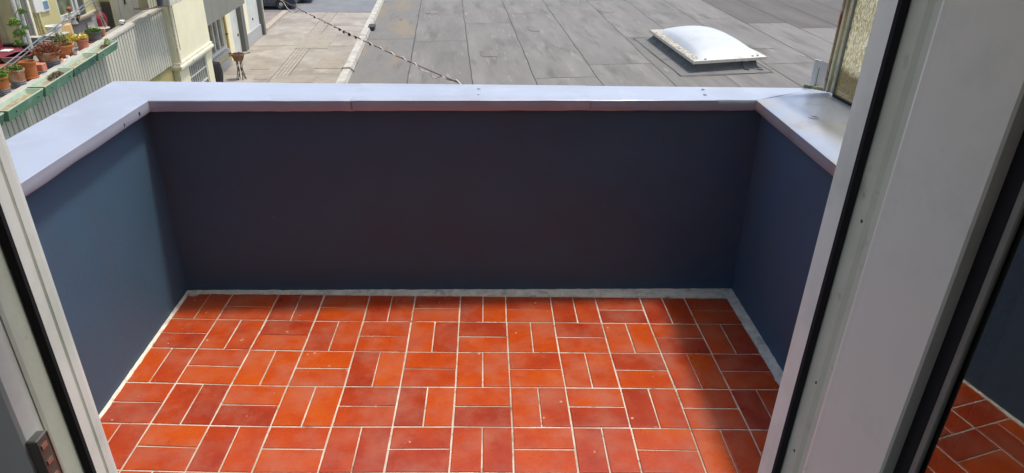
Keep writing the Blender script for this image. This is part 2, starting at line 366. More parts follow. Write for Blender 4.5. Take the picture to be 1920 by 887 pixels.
# seam laps: raised standing edge with small rivets
for X_ in (X1, X2):
    b = MB()
    n_ = 9
    for i in range(n_):
        z = ct-.045+i*.0048
        b.box(X_+.004, X_+.010, yi(X_)-.0045-.001*(i % 2), yi(X_)-.001, z, z+.0026)
    b.build('lap_seam', RIVET, par)
for (x, y) in ((1.591, .188), (1.593, .08), (2.742, .241), (2.725, .14)):
    MB().lathe([(.0, .0), (.010, .0), (.008, .0035), (.0, .0045)], (x, y, ct+.0015), 12).build('rivet', COPE, par, smooth=True)
for (x, y, s) in ((3.12, -.229, 1), ):
    MB().lathe([(.024, .0), (.022, .003), (.012, .0045), (.010, .009), (0, .0095)], (x, y, ct+.004), 16).build('screw_cap', COPE2, par, smooth=True)
for (x, z, y) in ((2.963, 1.083, -.115), (2.965, 1.078, -.29), (2.967, 1.072, -.46)):
    MB().lathe([(.0, -.002), (.0035, -.002), (.0035, .002), (0, .002)], (x-.003, y, z), 8).build('screw', RIVET, par)
for (y, z) in ((-.20, 1.078), (-.345, 1.073)):
    MB().box(.0765, .081, y-.003, y+.003, z-.008, z+.006).build('rust_tab', BRONZE, par)
    b = MB()

# ---- tiled floor
floor = MB(); floor.add([(-.06, .1, -.0045), (3.2, .1, -.0045), (3.2, -2.31, -.0045), (-.06, -2.31, -.0045), (-.2, .19, -.35), (3.4, .19, -.35), (3.4, -2.31, -.35), (-.2, -2.31, -.35)],
    [(0, 3, 2, 1), (4, 5, 6, 7)])
floor = floor.build('floor', GROUT, kind='structure')
ROWS = [[(0.244,0.006),(0.495,0.004),(0.743,0.001),(0.992,0.000),(1.243,-0.003),(1.492,-0.002),(1.740,-0.003),(1.988,-0.004),(2.235,-0.005),(2.485,-0.005),(2.735,-0.008)],
[(0.245,-0.241),(0.499,-0.245),(0.749,-0.251),(0.999,-0.253),(1.248,-0.251),(1.495,-0.252),(1.743,-0.253),(1.991,-0.254),(2.240,-0.256),(2.489,-0.258),(2.740,-0.260)],
[(0.243,-0.489),(0.496,-0.497),(0.750,-0.504),(1.001,-0.507),(1.252,-0.510),(1.500,-0.510),(1.747,-0.509),(1.995,-0.510),(2.246,-0.512),(2.497,-0.513),(2.747,-0.515)],
[(0.245,-0.746),(0.495,-0.757),(0.749,-0.765),(1.003,-0.768),(1.254,-0.768),(1.504,-0.769),(1.752,-0.769),(2.003,-0.770),(2.253,-0.773),(2.505,-0.776),(2.754,-0.780)],
[(0.248,-1.006),(0.495,-1.016),(0.748,-1.022),(1.001,-1.024),(1.255,-1.023),(1.506,-1.022),(1.756,-1.024),(2.008,-1.026),(2.256,-1.028),(2.508,-1.033),(2.758,-1.038)]]
for k in range(5):
    ROWS.append([(x+.0005, y-.2515) for x, y in ROWS[-1]])
ROWS = [[(r[0][0]-.244, r[0][1]+.006)]+r+[(r[-1][0]+.243, r[-1][1]-.001)]+[(r[-1][0]+.49, r[-1][1]-.002)] for r in ROWS]
def tile_mesh(c, rise, corner_r=.0):
    (p00, p10, p11, p01) = c
    b = MB(); lay = [(0, -.012), (0, rise-.0022), (.0022, rise-.0004), (.006, rise)]
    cx = sum(p[0] for p in c)/4; cy = sum(p[1] for p in c)/4
    vs = []
    for ins, z in lay:
        for p in c:
            dx, dy = (cx-p[0]), (cy-p[1])
            vs.append((p[0]+math.copysign(ins, dx), p[1]+math.copysign(ins, dy), z))
    fs = []
    for i in range(3):
        for j in range(4): fs.append([i*4+j, i*4+(j+1) % 4, (i+1)*4+(j+1) % 4, (i+1)*4+j])
    fs.append([12, 13, 14, 15]); b.add(vs, fs); return b
jw = .0039
for r in range(9):
    for c in range(13):
        P00, P10 = ROWS[r+1][c], ROWS[r+1][c+1]; P01, P11 = ROWS[r][c], ROWS[r][c+1]   # near-left, near-right, far-left, far-right
        def B(u, v):
            a = lerp(P00, P10, u); d = lerp(P01, P11, u); return lerp(a, d, v)
        vert = (r+c) % 2 == 0
        w_ = jw/.25
        rng = [((w_, .5-w_*.8), (w_, 1-w_)), ((.5+w_*.8, 1-w_), (w_, 1-w_))] if vert else [((w_, 1-w_), (w_, .5-w_*.8)), ((w_, 1-w_), (.5+w_*.8, 1-w_))]
        for (ua, ub), (va, vb) in rng:
            q = [B(ua, va), B(ub, va), B(ub, vb), B(ua, vb)]
            lim = 2.975+.028*(-q[0][1])
            if min(p[0] for p in q) > lim-.03: continue
            q = [(min(max(p[0], .008), lim), max(p[1], -2.29)) for p in q]
            if q[0][1]-q[3][1] > -.02: continue
            j_ = lambda: random.uniform(-.0013, .0013)
            q = [(p[0]+j_(), p[1]+j_()) for p in q]
            o = tile_mesh(q, random.uniform(-.0008, .0008)).build('tile', TILE, floor)
            
# mortar fillets along the walls, uneven strips
def fillet(a, b_, w0, w1, side, seed, hgt=.006):
    n = 90; vs = []; fs = []
    d = (Vector((*b_, 0))-Vector((*a, 0))).normalized(); nrm = Vector((-d.y, d.x, 0))*side
    for i in range(n+1):
        t = i/n; p = Vector((*lerp(a, b_, t), 0)); ww = (w0+(w1-w0)*t)*(1+.28*noise.noise(Vector((t*14, seed, 0)))+.16*noise.noise(Vector((t*60, seed, 3))))
        hh = hgt*(1+.5*noise.noise(Vector((t*30, seed, 7))))
        vs += [p-nrm*.02+Vector((0, 0, hh+.010)), p+nrm*.001+Vector((0, 0, hh+.004)), p+nrm*ww*.5+Vector((0, 0, hh*.7)), p+nrm*ww*.93+Vector((0, 0, .0012)), p+nrm*ww+Vector((0, 0, -.006))]
    for i in range(n):
        for j in range(4): fs.append([i*5+j, (i+1)*5+j, (i+1)*5+j+1, i*5+j+1])
    if side < 0: fs = [f[::-1] for f in fs]
    return MB().add(vs, [f[::-1] for f in fs]).build('mortar_fillet', MORTAR, floor, smooth=True)
fillet((-.02, .022), (1.5, .049), .026, .050, -1, 1.2)
fillet((1.5, .049), (3.04, .076), .050, .078, -1, 3.2)
fillet((3.026, .09), (3.05, -1.1), .052, .048, -1, 5.2)
fillet((3.05, -1.1), (3.075, -2.29), .048, .05, -1, 6.2)
fillet((-.004, .02), (.02, -1.0), .012, .014, 1, 8.2, .004)
fillet((.02, -1.0), (.05, -2.29), .014, .014, 1, 9.2, .004)
SUNK = MB().lathe([(0, 0), (.03, 0), (.024, .012), (.01, .018), (0, .019)], (.035, -.012, .002), 9, sq=.6)
SUNK.build('mortar_lump', MORTAR, floor, smooth=True)

GRIT = mat('pale grit', (.55, .48, .38), .9, var=.3, nscale=50)
b = MB()
for _ in range(420):
    e_ = random.random()
    if e_ < .45: x, y = random.uniform(0, 3), .0-abs(random.gauss(0, .05))
    elif e_ < .7: x, y = 3.02-abs(random.gauss(0, .05)), random.uniform(-2.2, 0)
    elif e_ < .85: x, y = .02+abs(random.gauss(0, .05)), random.uniform(-2.2, 0)
    else: x, y = random.uniform(0, 3), random.uniform(-2.2, 0)
    r_ = random.uniform(.0008, .0030)*(1 if random.random() < .93 else 1.6)
    b.lathe([(0, -r_*.2), (r_, r_*.2), (0, r_*.9)], (x, y, .001), 5, sq=random.uniform(.5, 1.4))
b = b.build('floor_grit', GRIT, kind='stuff'); tag(b, 'pale crumbs of mortar and grit lying on the balcony tiles', 'grit')
# ---------------------------------------------------------------- balcony door
door = thing('balcony_door', 'white plastic balcony door standing open, its frame on both sides of the view', 'door', (1.58, -2.37, .11))
z0, z1 = .118, 2.32
b = MB(); b.prism([(.88, -2.300), (1.004, -2.300), (1.011, -2.304), (1.0125, -2.312), (1.0115, -2.3245), (1.0075, -2.326), (1.0075, -2.3285), (1.0105, -2.330), (1.0105, -2.3505), (.996, -2.3525), (.88, -2.3525)], z0, z1)
b.build('frame_lip', UPVC, door)
b = MB(); b.prism([(.88, -2.3525), (.9965, -2.3525), (.9955, -2.392), (.9935, -2.3975), (.88, -2.3975)], z0, z1); b.build('frame_rebate', UPVCD, door)
b = MB(); b.prism([(.88, -2.3976), (.9915, -2.3976), (.9905, -2.404), (.9895, -2.432), (.986, -2.4365), (.88, -2.4365)], z0, z1); b.build('frame_inner', UPVC, door)
b = MB(); b.prism([(.9985, -2.3508), (1.0105, -2.3508), (1.0095, -2.3565), (.9985, -2.3580)], z0, z1); b.build('gasket', RUBBER, door)
b = MB(); b.prism([(2.28, -2.300), (2.156, -2.300), (2.1505, -2.305), (2.1495, -2.330), (2.1495, -2.3505), (2.163, -2.3525), (2.28, -2.3525)], z0, z1); b.build('frame_lip', UPVC, door)
b = MB(); b.prism([(2.28, -2.3525), (2.1615, -2.3525), (2.1625, -2.388), (2.1665, -2.3965), (2.166, -2.425), (2.171, -2.4365), (2.28, -2.4365)], z0, z1); b.build('frame_rebate', UPVCD, door)
b = MB(); b.prism([(2.1495, -2.3508), (2.1600, -2.3508), (2.1605, -2.358), (2.1510, -2.3565)], z0, z1); b.build('gasket', RUBBER, door)
b = MB(); b.box(.88, 2.28, -2.4365, -2.300, 2.321, 2.39); b.build('frame_head', UPVC, door)
# threshold across the foot of the opening
b = MB(); b.box(1.012, 2.148, -2.41, -2.33, .119, .142, bev=.004); b.build('threshold', mat('aluminium threshold', (.45, .45, .44), .4, metal=.7), door)
# strike plate
sp = MB(); sp.box(.984, 1.0035, -2.434, -2.408, 1.10, 1.283, bev=.002); sp = sp.build('strike_plate', mat('dull grey steel', (.20, .19, .165), .45, metal=.6, var=.2), door)
MB().box(.9855, 1.0045, -2.4085, -2.4065, 1.102, 1.281).build('strike_face', STEEL, sp)
for k in range(5):
    MB().box(1.0036, 1.0052, -2.428+.002*k*0, -2.416, 1.262-.030*k, 1.270-.030*k).build('screw_head', mat('brassy screw', (.55, .47, .36), .35, metal=.8), sp)
SCR = mat('dark screw hole', (.03, .03, .025), .6)
for (x, y, z) in ((2.1630, -2.384, 1.357), (2.1628, -2.378, 1.212), (2.1628, -2.383, 1.63)):
    MB().box(x-.0018, x+.001, y-.0012, y+.0012, z-.002, z+.002).build('screw_hole', SCR, door)
# open sash on the right, plan coordinates a (along the leaf) and o (through it)
P0 = Vector((2.155, -2.45, 0)); DV = Vector((.1371, -.9906, 0)); NV = Vector((.9906, .1371, 0))
def A(p): return P0+DV*p[0]+NV*p[1]+Vector((0, 0, p[2]))
sash = MB(A); sash.prism([(.000, -.012), (.0025, -.0185), (.008, -.021), (.016, -.0205), (.131, -.0205), (.1335, -.018), (.1335, .0005), (.1335, .05), (.0, .05)], .15, 2.29)
sash.prism([(1.0, -.0205), (1.10, -.0205), (1.10, .05), (1.0, .05)], .15, 2.29)
sash.box(.1336, .9999, -.0205, .05, .15, .27); sash.box(.1336, .9999, -.0205, .05, 2.17, 2.29)
sash = sash.build('sash', UPVC, door, label='open door leaf with a dusty white outer face')
GB = mat('shaded glazing bead', (.50, .44, .36), .5, var=.06)
g = MB(A); g.box(.1337, .1545, -.0035, .0, .27, 2.17); g.build('glazing_gasket', RUBBER, sash)
g = MB(A); g.box(.1546, .1645, -.006, .0, .27, 2.17, bev=.0015); g.build('inner_gasket', RUBG, sash)
g = MB(A); g.box(.160, .176, .004, .020, .27, 2.17); sp = g.build('spacer_bar', SPACER, sash)
def glass_mat(name, ior, tr):
    m = bpy.data.materials.new(name); m.use_nodes = True; N = m.node_tree.nodes; K = m.node_tree.links; N.clear()
    o = N.new('ShaderNodeOutputMaterial'); t = N.new('ShaderNodeBsdfTransparent'); t.inputs[0].default_value = tr
    g = N.new('ShaderNodeBsdfGlossy'); g.inputs['Roughness'].default_value = .0
    f = N.new('ShaderNodeFresnel'); f.inputs[0].default_value = ior; x = N.new('ShaderNodeMixShader')
    K.new(f.outputs[0], x.inputs[0]); K.new(t.outputs[0], x.inputs[1]); K.new(g.outputs[0], x.inputs[2]); K.new(x.outputs[0], o.inputs[0]); return m
GLASS = glass_mat('door glass', 2.8, (.86, .89, .86, 1))
g = MB(A); g.add([(.1546, .0015, .27), (1.0, .0015, .27), (1.0, .0015, 2.17), (.1546, .0015, 2.17)], [(0, 1, 2, 3)]); g.build('glass_pane', GLASS, sash)
g = MB(A); g.add([(.1546, .0215, .27), (1.0, .0215, .27), (1.0, .0215, 2.17), (.1546, .0215, 2.17)], [(0, 1, 2, 3)]); g.build('glass_pane', GLASS, sash)
# room shell, left side left open so sky light reaches the door profiles
rm = MB(); rm.box(-.9, .88, -2.46, -2.4367, .1, 2.6); rm.box(2.28, 4.5, -2.46, -2.4367, .1, 2.6)
rm.build('room_wall', ROOMW, kind='structure')
rm = MB(); rm.box(-1.0, -.9, -2.8, -2.44, .1, 2.6); rm.box(-1, 4.6, -6.3, -6.2, .1, 2.6); rm.box(-1.0, -.9, -6.3, -5.8, .1, 2.6); rm.box(4.5, 4.6, -6.2, -2.44, .1, 2.6); rm.build('room_side_wall', ROOMW, kind='structure')
MB().box(-1, 4.6, -6.3, -2.437, -.05, .1).build('room_floor', ROOMF, kind='structure')
MB().box(-1, 4.6, -6.3, -2.437, 2.6, 2.7).build('room_ceiling', ROOMW, kind='structure')

# ---------------------------------------------------------------- privacy screen on the right coping
def screen_glass():
    m = bpy.data.materials.new('rolled cathedral glass'); m.use_nodes = True; N = m.node_tree.nodes; K = m.node_tree.links; N.clear()
    o = N.new('ShaderNodeOutputMaterial'); tc = N.new('ShaderNodeTexCoord')
    mp = N.new('ShaderNodeMapping'); mp.inputs['Scale'].default_value = (1, 1, .38); K.new(tc.outputs['Object'], mp.inputs[0])
    n = N.new('ShaderNodeTexNoise'); n.inputs['Scale'].default_value = 130; n.inputs['Detail'].default_value = 2; K.new(mp.outputs[0], n.inputs['Vector'])
    bp = N.new('ShaderNodeBump'); bp.inputs['Strength'].default_value = 1; bp.inputs['Distance'].default_value = .012; K.new(n.outputs[0], bp.inputs['Height'])
    # lower band coloured dark, as if a wall behind the pane cut the light
    sx = N.new('ShaderNodeSeparateXYZ'); K.new(tc.outputs['Object'], sx.inputs[0])
    n2 = N.new('ShaderNodeTexNoise'); n2.inputs['Scale'].default_value = 12; K.new(tc.outputs['Object'], n2.inputs['Vector'])
    a = N.new('ShaderNodeMath'); a.operation = 'MULTIPLY_ADD'; a.inputs[1].default_value = .06; K.new(n2.outputs[0], a.inputs[0]); K.new(sx.outputs['Z'], a.inputs[2])
    mr = N.new('ShaderNodeMapRange'); mr.inputs[1].default_value = .205; mr.inputs[2].default_value = .17; K.new(a.outputs[0], mr.inputs[0])
    cr = N.new('ShaderNodeValToRGB'); K.new(n.outputs[0], cr.inputs[0]); e = cr.color_ramp.elements
    e[0].position = .41; e[0].color = (.42, .36, .14, 1); e[1].position = .57; e[1].color = (1.0, .94, .62, 1)  # bright glints of the ripples painted as dark and pale yellow cells
    mx = N.new('ShaderNodeMixRGB'); mx.inputs[2].default_value = (.15, .12, .045, 1); K.new(mr.outputs[0], mx.inputs[0]); K.new(cr.outputs[0], mx.inputs[1])
    tl = N.new('ShaderNodeBsdfTranslucent'); K.new(mx.outputs[0], tl.inputs[0]); K.new(bp.outputs[0], tl.inputs['Normal'])
    df = N.new('ShaderNodeBsdfDiffuse'); K.new(mx.outputs[0], df.inputs[0]); K.new(bp.outputs[0], df.inputs['Normal'])
    tr = N.new('ShaderNodeBsdfTransparent'); tr.inputs[0].default_value = (.98, .93, .78, 1)
    gl = N.new('ShaderNodeBsdfGlossy'); gl.inputs['Roughness'].default_value = .12; K.new(bp.outputs[0], gl.inputs['Normal'])
    fr = N.new('ShaderNodeFresnel'); fr.inputs[0].default_value = 1.5
    m1 = N.new('ShaderNodeMixShader'); m1.inputs[0].default_value = .25; K.new(tl.outputs[0], m1.inputs[1]); K.new(df.outputs[0], m1.inputs[2])
    m2 = N.new('ShaderNodeMixShader'); mq = N.new('ShaderNodeMath'); mq.operation = 'MULTIPLY_ADD'; mq.inputs[1].default_value = -.30; mq.inputs[2].default_value = .40; K.new(mr.outputs[0], mq.inputs[0]); K.new(mq.outputs[0], m2.inputs[0]); K.new(m1.outputs[0], m2.inputs[1]); K.new(tr.outputs[0], m2.inputs[2])
    m3 = N.new('ShaderNodeMixShader'); K.new(fr.outputs[0], m3.inputs[0]); K.new(m2.outputs[0], m3.inputs[1]); K.new(gl.outputs[0], m3.inputs[2])
    K.new(m3.outputs[0], o.inputs[0]); return m
scr = thing('privacy_screen', 'tall screen of yellowish rippled glass in an old cream metal frame on the right wall', 'privacy screen', (3.38, .2, 1.10))
SD = Vector((.072, -.9974, 0)).normalized(); SN = Vector((-SD.y, SD.x, 0)); SP = Vector((3.378, .19, 0))
def SF(p): return SP+SD*p[0]+SN*p[1]+Vector((0, 0, p[2]))
CREAM = mat('old cream frame paint', (.72, .66, .41), .6, var=.12, nscale=14, bump=.08, bscale=80, tint=[((.25, .10, .04), 16, .62, .72), ((.40, .36, .22), 9, .52, .7)])
RUSTY = mat('rusty cream edge', (.40, .28, .15), .8, var=.2, nscale=14, bump=.15, tint=[((.28, .09, .03), 10, .45, .6), ((.62, .60, .50), 7, .55, .68)])
MB(SF).box(-.036, -.020, -.022, .022, ct+.012, 1.95, bev=.003).build('frame_edge', RUSTY, scr)
MB(SF).box(-.0198, -.006, -.016, .024, ct+.012, 1.95, bev=.003).build('frame_post', CREAM, scr)
MB(SF).box(-.0058, .014, -.024, .016, ct+.012, 1.95, bev=.003).build('frame_post', CREAM, scr)
MB(SF).box(.0142, .040, -.012, .020, ct+.012, 1.95, bev=.003).build('glazing_bead', CREAM, scr)
MB(SF).box(.0402, .048, -.010, .006, ct+.012, 1.95).build('gasket', RUBG, scr)
MB(SF).box(.048, 2.49, -.012, .012, ct+.003, ct+.012).build('bottom_gasket', RUBBER, scr)
MB(SF).box(-.05, 2.49, -.022, .022, 1.95, 2.0).build('top_rail', CREAM, scr)
g = MB(SF); g.add([(.048, 0, ct+.012), (2.49, 0, ct+.012), (2.49, 0, 1.95), (.048, 0, 1.95)], [(0, 1, 2, 3)]); g.build('glass_pane', screen_glass(), scr)
WP = mat('white plastic', (.82, .85, .81), .4, var=.03)
pl = thing('mounting_plate', 'small white plastic plate with rounded corners leaning beside the foot of the glass screen', 'plate', (3.38, .3, ct))
b = MB(); b.prism([(3.318, .298), (3.336, .292), (3.336, .300), (3.318, .306)], 1.125, 1.257); b.build('plate_edge', WP, pl)
b = MB(lambda p: Vector((p[0], .300+(p[2]-1.1)*.0+(p[0]-3.34)*.1+p[1], p[2])))
pts = [(3.338, 1.130), (3.352, 1.103), (3.412, 1.100), (3.414, 1.232), (3.350, 1.252), (3.340, 1.249)]
n = len(pts); b.add([(x, 0, z) for x, z in pts]+[(x, .006, z) for x, z in pts], [list(range(n)), list(range(n, 2*n))[::-1]]+[[i, n+i, n+(i+1) % n, (i+1) % n] for i in range(n)])
b.build('plate_face', WP, pl)
b = MB(); b.box(3.347, 3.3495, .296, .2985, 1.115, 1.215); b.build('slot', mat('slot grey', (.2, .21, .2), .7), pl)
MO = mat('mossy mortar', (.26, .27, .19), .95, var=.3, nscale=20, bump=.3, tint=(.12, .14, .07), tscale=12, tmin=.5, tmax=.65)
b = MB()
for k in range(12):
    x = 3.31+k*.010; y = .318-.006*k+random.uniform(-.006, .006)
    b.lathe([(.0, 0), (.016, 0), (.011, .012+random.random()*.008), (0, .018)], (x, y, ct-.004), 7)
b.build('mortar_bed', MO, pl, smooth=True)

# ---------------------------------------------------------------- hall with the felt roof
FELT = mat('grey roofing felt', (.170, .162, .146), .9, var=.08, nscale=9, bump=.12, bscale=120, objvar=.06, stretch=(2.2, .35, 1),
           tint=[((.215, .205, .185), 1.1, .42, .66), ((.125, .119, .108), 1.8, .52, .70), ((.27, .255, .22), 4, .60, .74), ((.09, .085, .075), 12, .68, .78)])
FELTD = mat('shadow toned roofing felt', (.105, .096, .085), .9, var=.12, nscale=9, bump=.12, bscale=120, objvar=.05, stretch=(1.6, .35, 1),
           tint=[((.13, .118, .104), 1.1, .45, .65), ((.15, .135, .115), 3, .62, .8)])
FELTM = mat('moss stained roofing felt', (.175, .168, .152), .92, var=.10, nscale=9, bump=.12, bscale=120, stretch=(1.6, .5, 1),
           tint=[((.22, .185, .135), 1.0, .50, .62), ((.13, .09, .06), 1.7, .60, .70)])
BIT = mat('bitumen', (.045, .045, .043), .7, var=.2)
RL = -.80
hall = thing('flat_roof_hall', 'long low hall with a flat grey felt roof seen beyond the parapet', 'building', L(14, 7, -5), RZ)
MB(loc_st).box(-.20, 22, .9, 30, -5, RL-.02).build('hall_wall', RENDER, hall)
MB(loc_st).box(-.06, 21.8, .95, 29.9, RL-.019, RL-.006).build('bitumen_layer', BIT, hall)
fan = lambda t, s: t*(1+.0075*(s-8))
laps = {-1: [4.6, 10.95, 17.0, 23.4], 0: [4.2, 10.75, 17.2, 23.6], 1: [6.1, 12.80, 19.3, 26], 2: [1.2, 7.80, 14.15, 20.6, 27], 3: [2.1, 8.75, 15.40, 21.9, 28], 4: [4.8, 11.2, 16.3, 22.9], 5: [1.8, 8.3, 14.3, 20.8, 27.2], 7: [2, 8.9, 12.9, 19.5], 8: [4, 12.3, 18], 9: [5.5, 11.9, 18.2], 10: [3, 11.5, 17.5], 11: [5, 11.8, 18], 12: [4, 11.6, 18]}
edges = [-.06, .87, 1.91, 2.95, 4.02, 5.20, 6.27, 7.32, 8.4, 9.45, 10.5, 11.55, 12.6, 13.65, 14.7, 15.8, 16.9, 18, 19.1]
for k in range(-1, 16):
    t0, t1 = edges[k+1], edges[k+2]
    lp = laps.get(k) or [x+random.uniform(-2, 2) for x in (1.5+(k % 3), 8+(k % 3), 14.5+(k % 3), 21+(k % 3), 27)]
    lp = [.95]+[x for x in lp if .98 < x < 29.5]+[29.85]
    for i in range(len(lp)-1):
        s0, s1 = lp[i]+.009, lp[i+1]-.009
        n = max(3, int((s1-s0)/.35)); vs = []; fs = []
        for q in range(n+1):
            s = s0+(s1-s0)*q/n
            e0 = .016*noise.noise(Vector((s*1.3, k*5.1, 0)))+.007*noise.noise(Vector((s*6, k*5.1, 9))); e1_ = .016*noise.noise(Vector((s*1.3, (k+1)*5.1, 0)))+.007*noise.noise(Vector((s*6, (k+1)*5.1, 9)))
            sk = .045*((q == n)-(q == 0))*0
            a0, a1 = fan(t0, s)+.008+e0, fan(t1, s)-.008+e1_
            for f in range(5):
                tt = a0+(a1-a0)*f/4
                ds = (.12 if q in (0, n) else 0)*(f/4-.5)
                vs.append((tt, s+ds*.8, RL+.0045*noise.noise(Vector((tt*1.7, s*1.1, 4)))+(0 if 0 < f < 4 else -.001)))
        for q in range(n):
            for f in range(4): fs.append([q*5+f, q*5+f+1, q*5+f+6, q*5+f+5])
        far_shadow = (t0 > 8.3 and s0 > 11.4)  # shadow over the far right strips, put into a darker felt colour
        m_ = FELTM if k == -1 else (FELTD if far_shadow else FELT)
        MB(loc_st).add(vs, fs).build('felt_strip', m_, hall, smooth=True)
for (t, s, w_, l_, a) in ((2.3, 9.6, .34, .5, .1), (3.5, 12.1, .25, .6, -.15), (7.9, 10.2, .5, .4, .05), (1.2, 14.2, .3, .45, .2), (5.7, 14.6, .4, .5, -.1)):
    b = MB(loc_st); n_ = 14
    vs = [(t, s, RL+.012)]+[(t+w_*.5*math.copysign(abs(math.cos(q*2*math.pi/n_))**.4, math.cos(q*2*math.pi/n_))+a*.1+random.uniform(-.01, .01), s+l_*.5*math.copysign(abs(math.sin(q*2*math.pi/n_))**.4, math.sin(q*2*math.pi/n_))+random.uniform(-.01, .01), RL+.007) for q in range(n_)]
    b.add(vs, [(0, 1+q, 1+(q+1) % n_) for q in range(n_)]); b.build('felt_patch', FELT, hall)
EDGE = mat('flaking white roof edge', (.47, .45, .39), .8, var=.2, nscale=9, bump=.15, bscale=60, tint=[((.34, .33, .27), 5, .48, .62), ((.16, .15, .12), 9, .62, .72)])
q = 0
for s0, s1 in ((.9, 5.0), (5.0, 10.98), (11.02, 17.2), (17.24, 23.5), (23.5, 29.9)):
    b = MB(loc_st); b.add([(-.225, s0, RL-.10), (-.225, s0, RL+.045), (-.205, s0, RL+.075), (-.085, s0, RL+.07), (-.06, s0, RL-.01),
                           (-.225, s1, RL-.10), (-.225, s1, RL+.045), (-.205, s1, RL+.075), (-.085, s1, RL+.07), (-.06, s1, RL-.01)],
                          [(0, 5, 6, 1), (1, 6, 7, 2), (2, 7, 8, 3), (3, 8, 9, 4), (0, 1, 2, 3, 4), (9, 8, 7, 6, 5)])
    b.build('roof_edge_trim', EDGE, hall)
MB(loc_st).box(-.12, .02, 11.8, 12.15, RL+.02, RL+.09, bev=.01).build('lead_patch', BIT, hall)
MB(loc_st).tube([(-.23, 8.15, RL+.03), (-.21, 8.15, RL+.085), (-.10, 8.17, RL+.085), (-.03, 8.2, RL+.01)], .009).build('wire_tie', BRONZE, hall)

# ---------------------------------------------------------------- skylight
skl = thing('skylight', 'milky white dome skylight on a grey felt curb, dirty along its left edge', 'skylight', L(9.4, 6.4, RL), RZ)
CURB = mat('felt covered curb', (.17, .168, .155), .9, var=.12, nscale=6, bump=.1, tint=[((.13, .13, .125), 4, .5, .7), ((.36, .36, .33), 40, .70, .76)])
DOME = mat('milky acrylic dome', (.58, .60, .60), .3, var=.03, nscale=3, bump=.0, tint=[((.50, .49, .44), 2.2, .5, .7), ((.36, .33, .26), 22, .68, .78)])
FRM = mat('weathered cream frame', (.62, .59, .50), .5, var=.08, nscale=10, bump=.04, tint=[((.45, .41, .30), 9, .56, .68), ((.12, .10, .08), 16, .70, .78)])
FRMD = mat('dirty frame flange', (.50, .47, .38), .8, var=.2, nscale=20, bump=.2, tint=[((.12, .10, .07), 18, .48, .6), ((.7, .68, .6), 26, .6, .7)])
# bottom (roof) corners and top corners in local t,s
B4 = [(5.72, 8.05), (7.02, 8.30), (7.02, 10.95), (5.72, 10.80)]
T4 = [(5.86, 8.12), (7.00, 8.42), (6.98, 10.80), (5.86, 10.72)]
zt_ = RL+.175
b = MB(loc_st)
vs = [(*p, RL+.006) for p in [(5.45, 7.80), (7.22, 8.05), (7.22, 11.15), (5.45, 11.05)]]+[(*p, RL+.028) for p in B4]+[(*p, zt_) for p in T4]
fs = []
for i in range(4):
    j = (i+1) % 4; fs += [[i, j, 4+j, 4+i], [4+i, 4+j, 8+j, 8+i]]
b.add(vs, fs); b.build('curb', CURB, skl)
# flashing bead line around
bd = [(5.47, 7.83), (7.2, 8.07), (7.2, 11.13), (5.47, 11.03), (5.47, 7.83)]
pth = []
for i in range(4):
    for q in range(8):
        p = lerp(bd[i], bd[i+1], q/8); pth.append((p[0]+random.uniform(-.02, .02), p[1]+random.uniform(-.03, .03), RL+.009))
pth.append(pth[0]); MB(loc_st).tube(pth, .006, 5, cap=False).build('bitumen_bead', BIT, skl)
# frame slab
def ring(poly_o, poly_i, z0, z1):
    vs = [(*p, z0) for p in poly_o]+[(*p, z1) for p in poly_o]+[(*p, z1+.012) for p in poly_i]+[(*p, z0) for p in poly_i]; fs = []
    for i in range(4):
        j = (i+1) % 4; fs += [[i, j, 4+j, 4+i], [4+i, 4+j, 8+j, 8+i], [3*4+i, 3*4+j, j, i]]
    return vs, fs
O4 = [(5.70, 7.98), (7.16, 8.32), (7.14, 10.92), (5.74, 10.83)]; I4 = [(5.84, 8.13), (7.06, 8.43), (7.04, 10.80), (5.87, 10.70)]
vs, fs = ring(O4, I4, zt_-.005, zt_+.045); MB(loc_st).add(vs, fs).build('frame', FRM, skl)
f_ = MB(loc_st); f_.add([(5.71, 8.02, zt_+.050), (5.85, 8.13, zt_+.060), (5.88, 10.68, zt_+.060), (5.75, 10.81, zt_+.050)], [(0, 1, 2, 3)]); f_.build('dirt_strip', FRMD, skl)
b = MB(loc_st); n = 22; vs = []; fs = []
for i in range(n+1):
    for j in range(n+1):
        u, v = i/n, j/n; p = lerp(lerp(I4[0], I4[1], u), lerp(I4[3], I4[2], u), v)
        hgt = ((1-(2*u-1)**2)*(1-(2*v-1)**2))**.52
        vs.append((p[0], p[1], zt_+.052+.225*hgt))
for i in range(n):
    for j in range(n): fs.append([i*(n+1)+j, (i+1)*(n+1)+j, (i+1)*(n+1)+j+1, i*(n+1)+j+1])
b.add(vs, fs); b.build('dome', DOME, skl, smooth=True)
for (t, s) in ((5.95, 8.10), (7.0, 8.36), (6.9, 8.34), (7.1, 9.2), (7.09, 10.1)):
    MB(loc_st).lathe([(.022, 0), (.020, .012), (0, .016)], (t, s, zt_+.05), 10).build('frame_screw', BRONZE, skl)
for t in (6.02, 6.72):
    MB(loc_st).box(t, t+.09, 8.10+.2*(t-5.86), 8.18+.2*(t-5.86), zt_-.022, zt_-.004).build('clip', FRM, skl)
for t in (6.70, 6.95):
    p0 = (t, 8.20+.2*(t-5.8), RL+.02)
    MB(loc_st).tube([(t+.01, 8.33, zt_-.01), (t, 8.26, RL+.10), (t+.03, 8.20, RL+.03), (t+.10, 8.16, RL+.03)], .008, 6).build('hook', BIT, skl)
b = MB(loc_st)
for k in range(60):
    s = 8.2+2.45*random.random(); zz = RL+.05+.10*random.random()
    t = 5.72+.14*(zz-RL-.028)/.147-.006
    b.lathe([(.0, -.007), (.009, 0), (0, .007)], (t-.004, s, zz), 6)
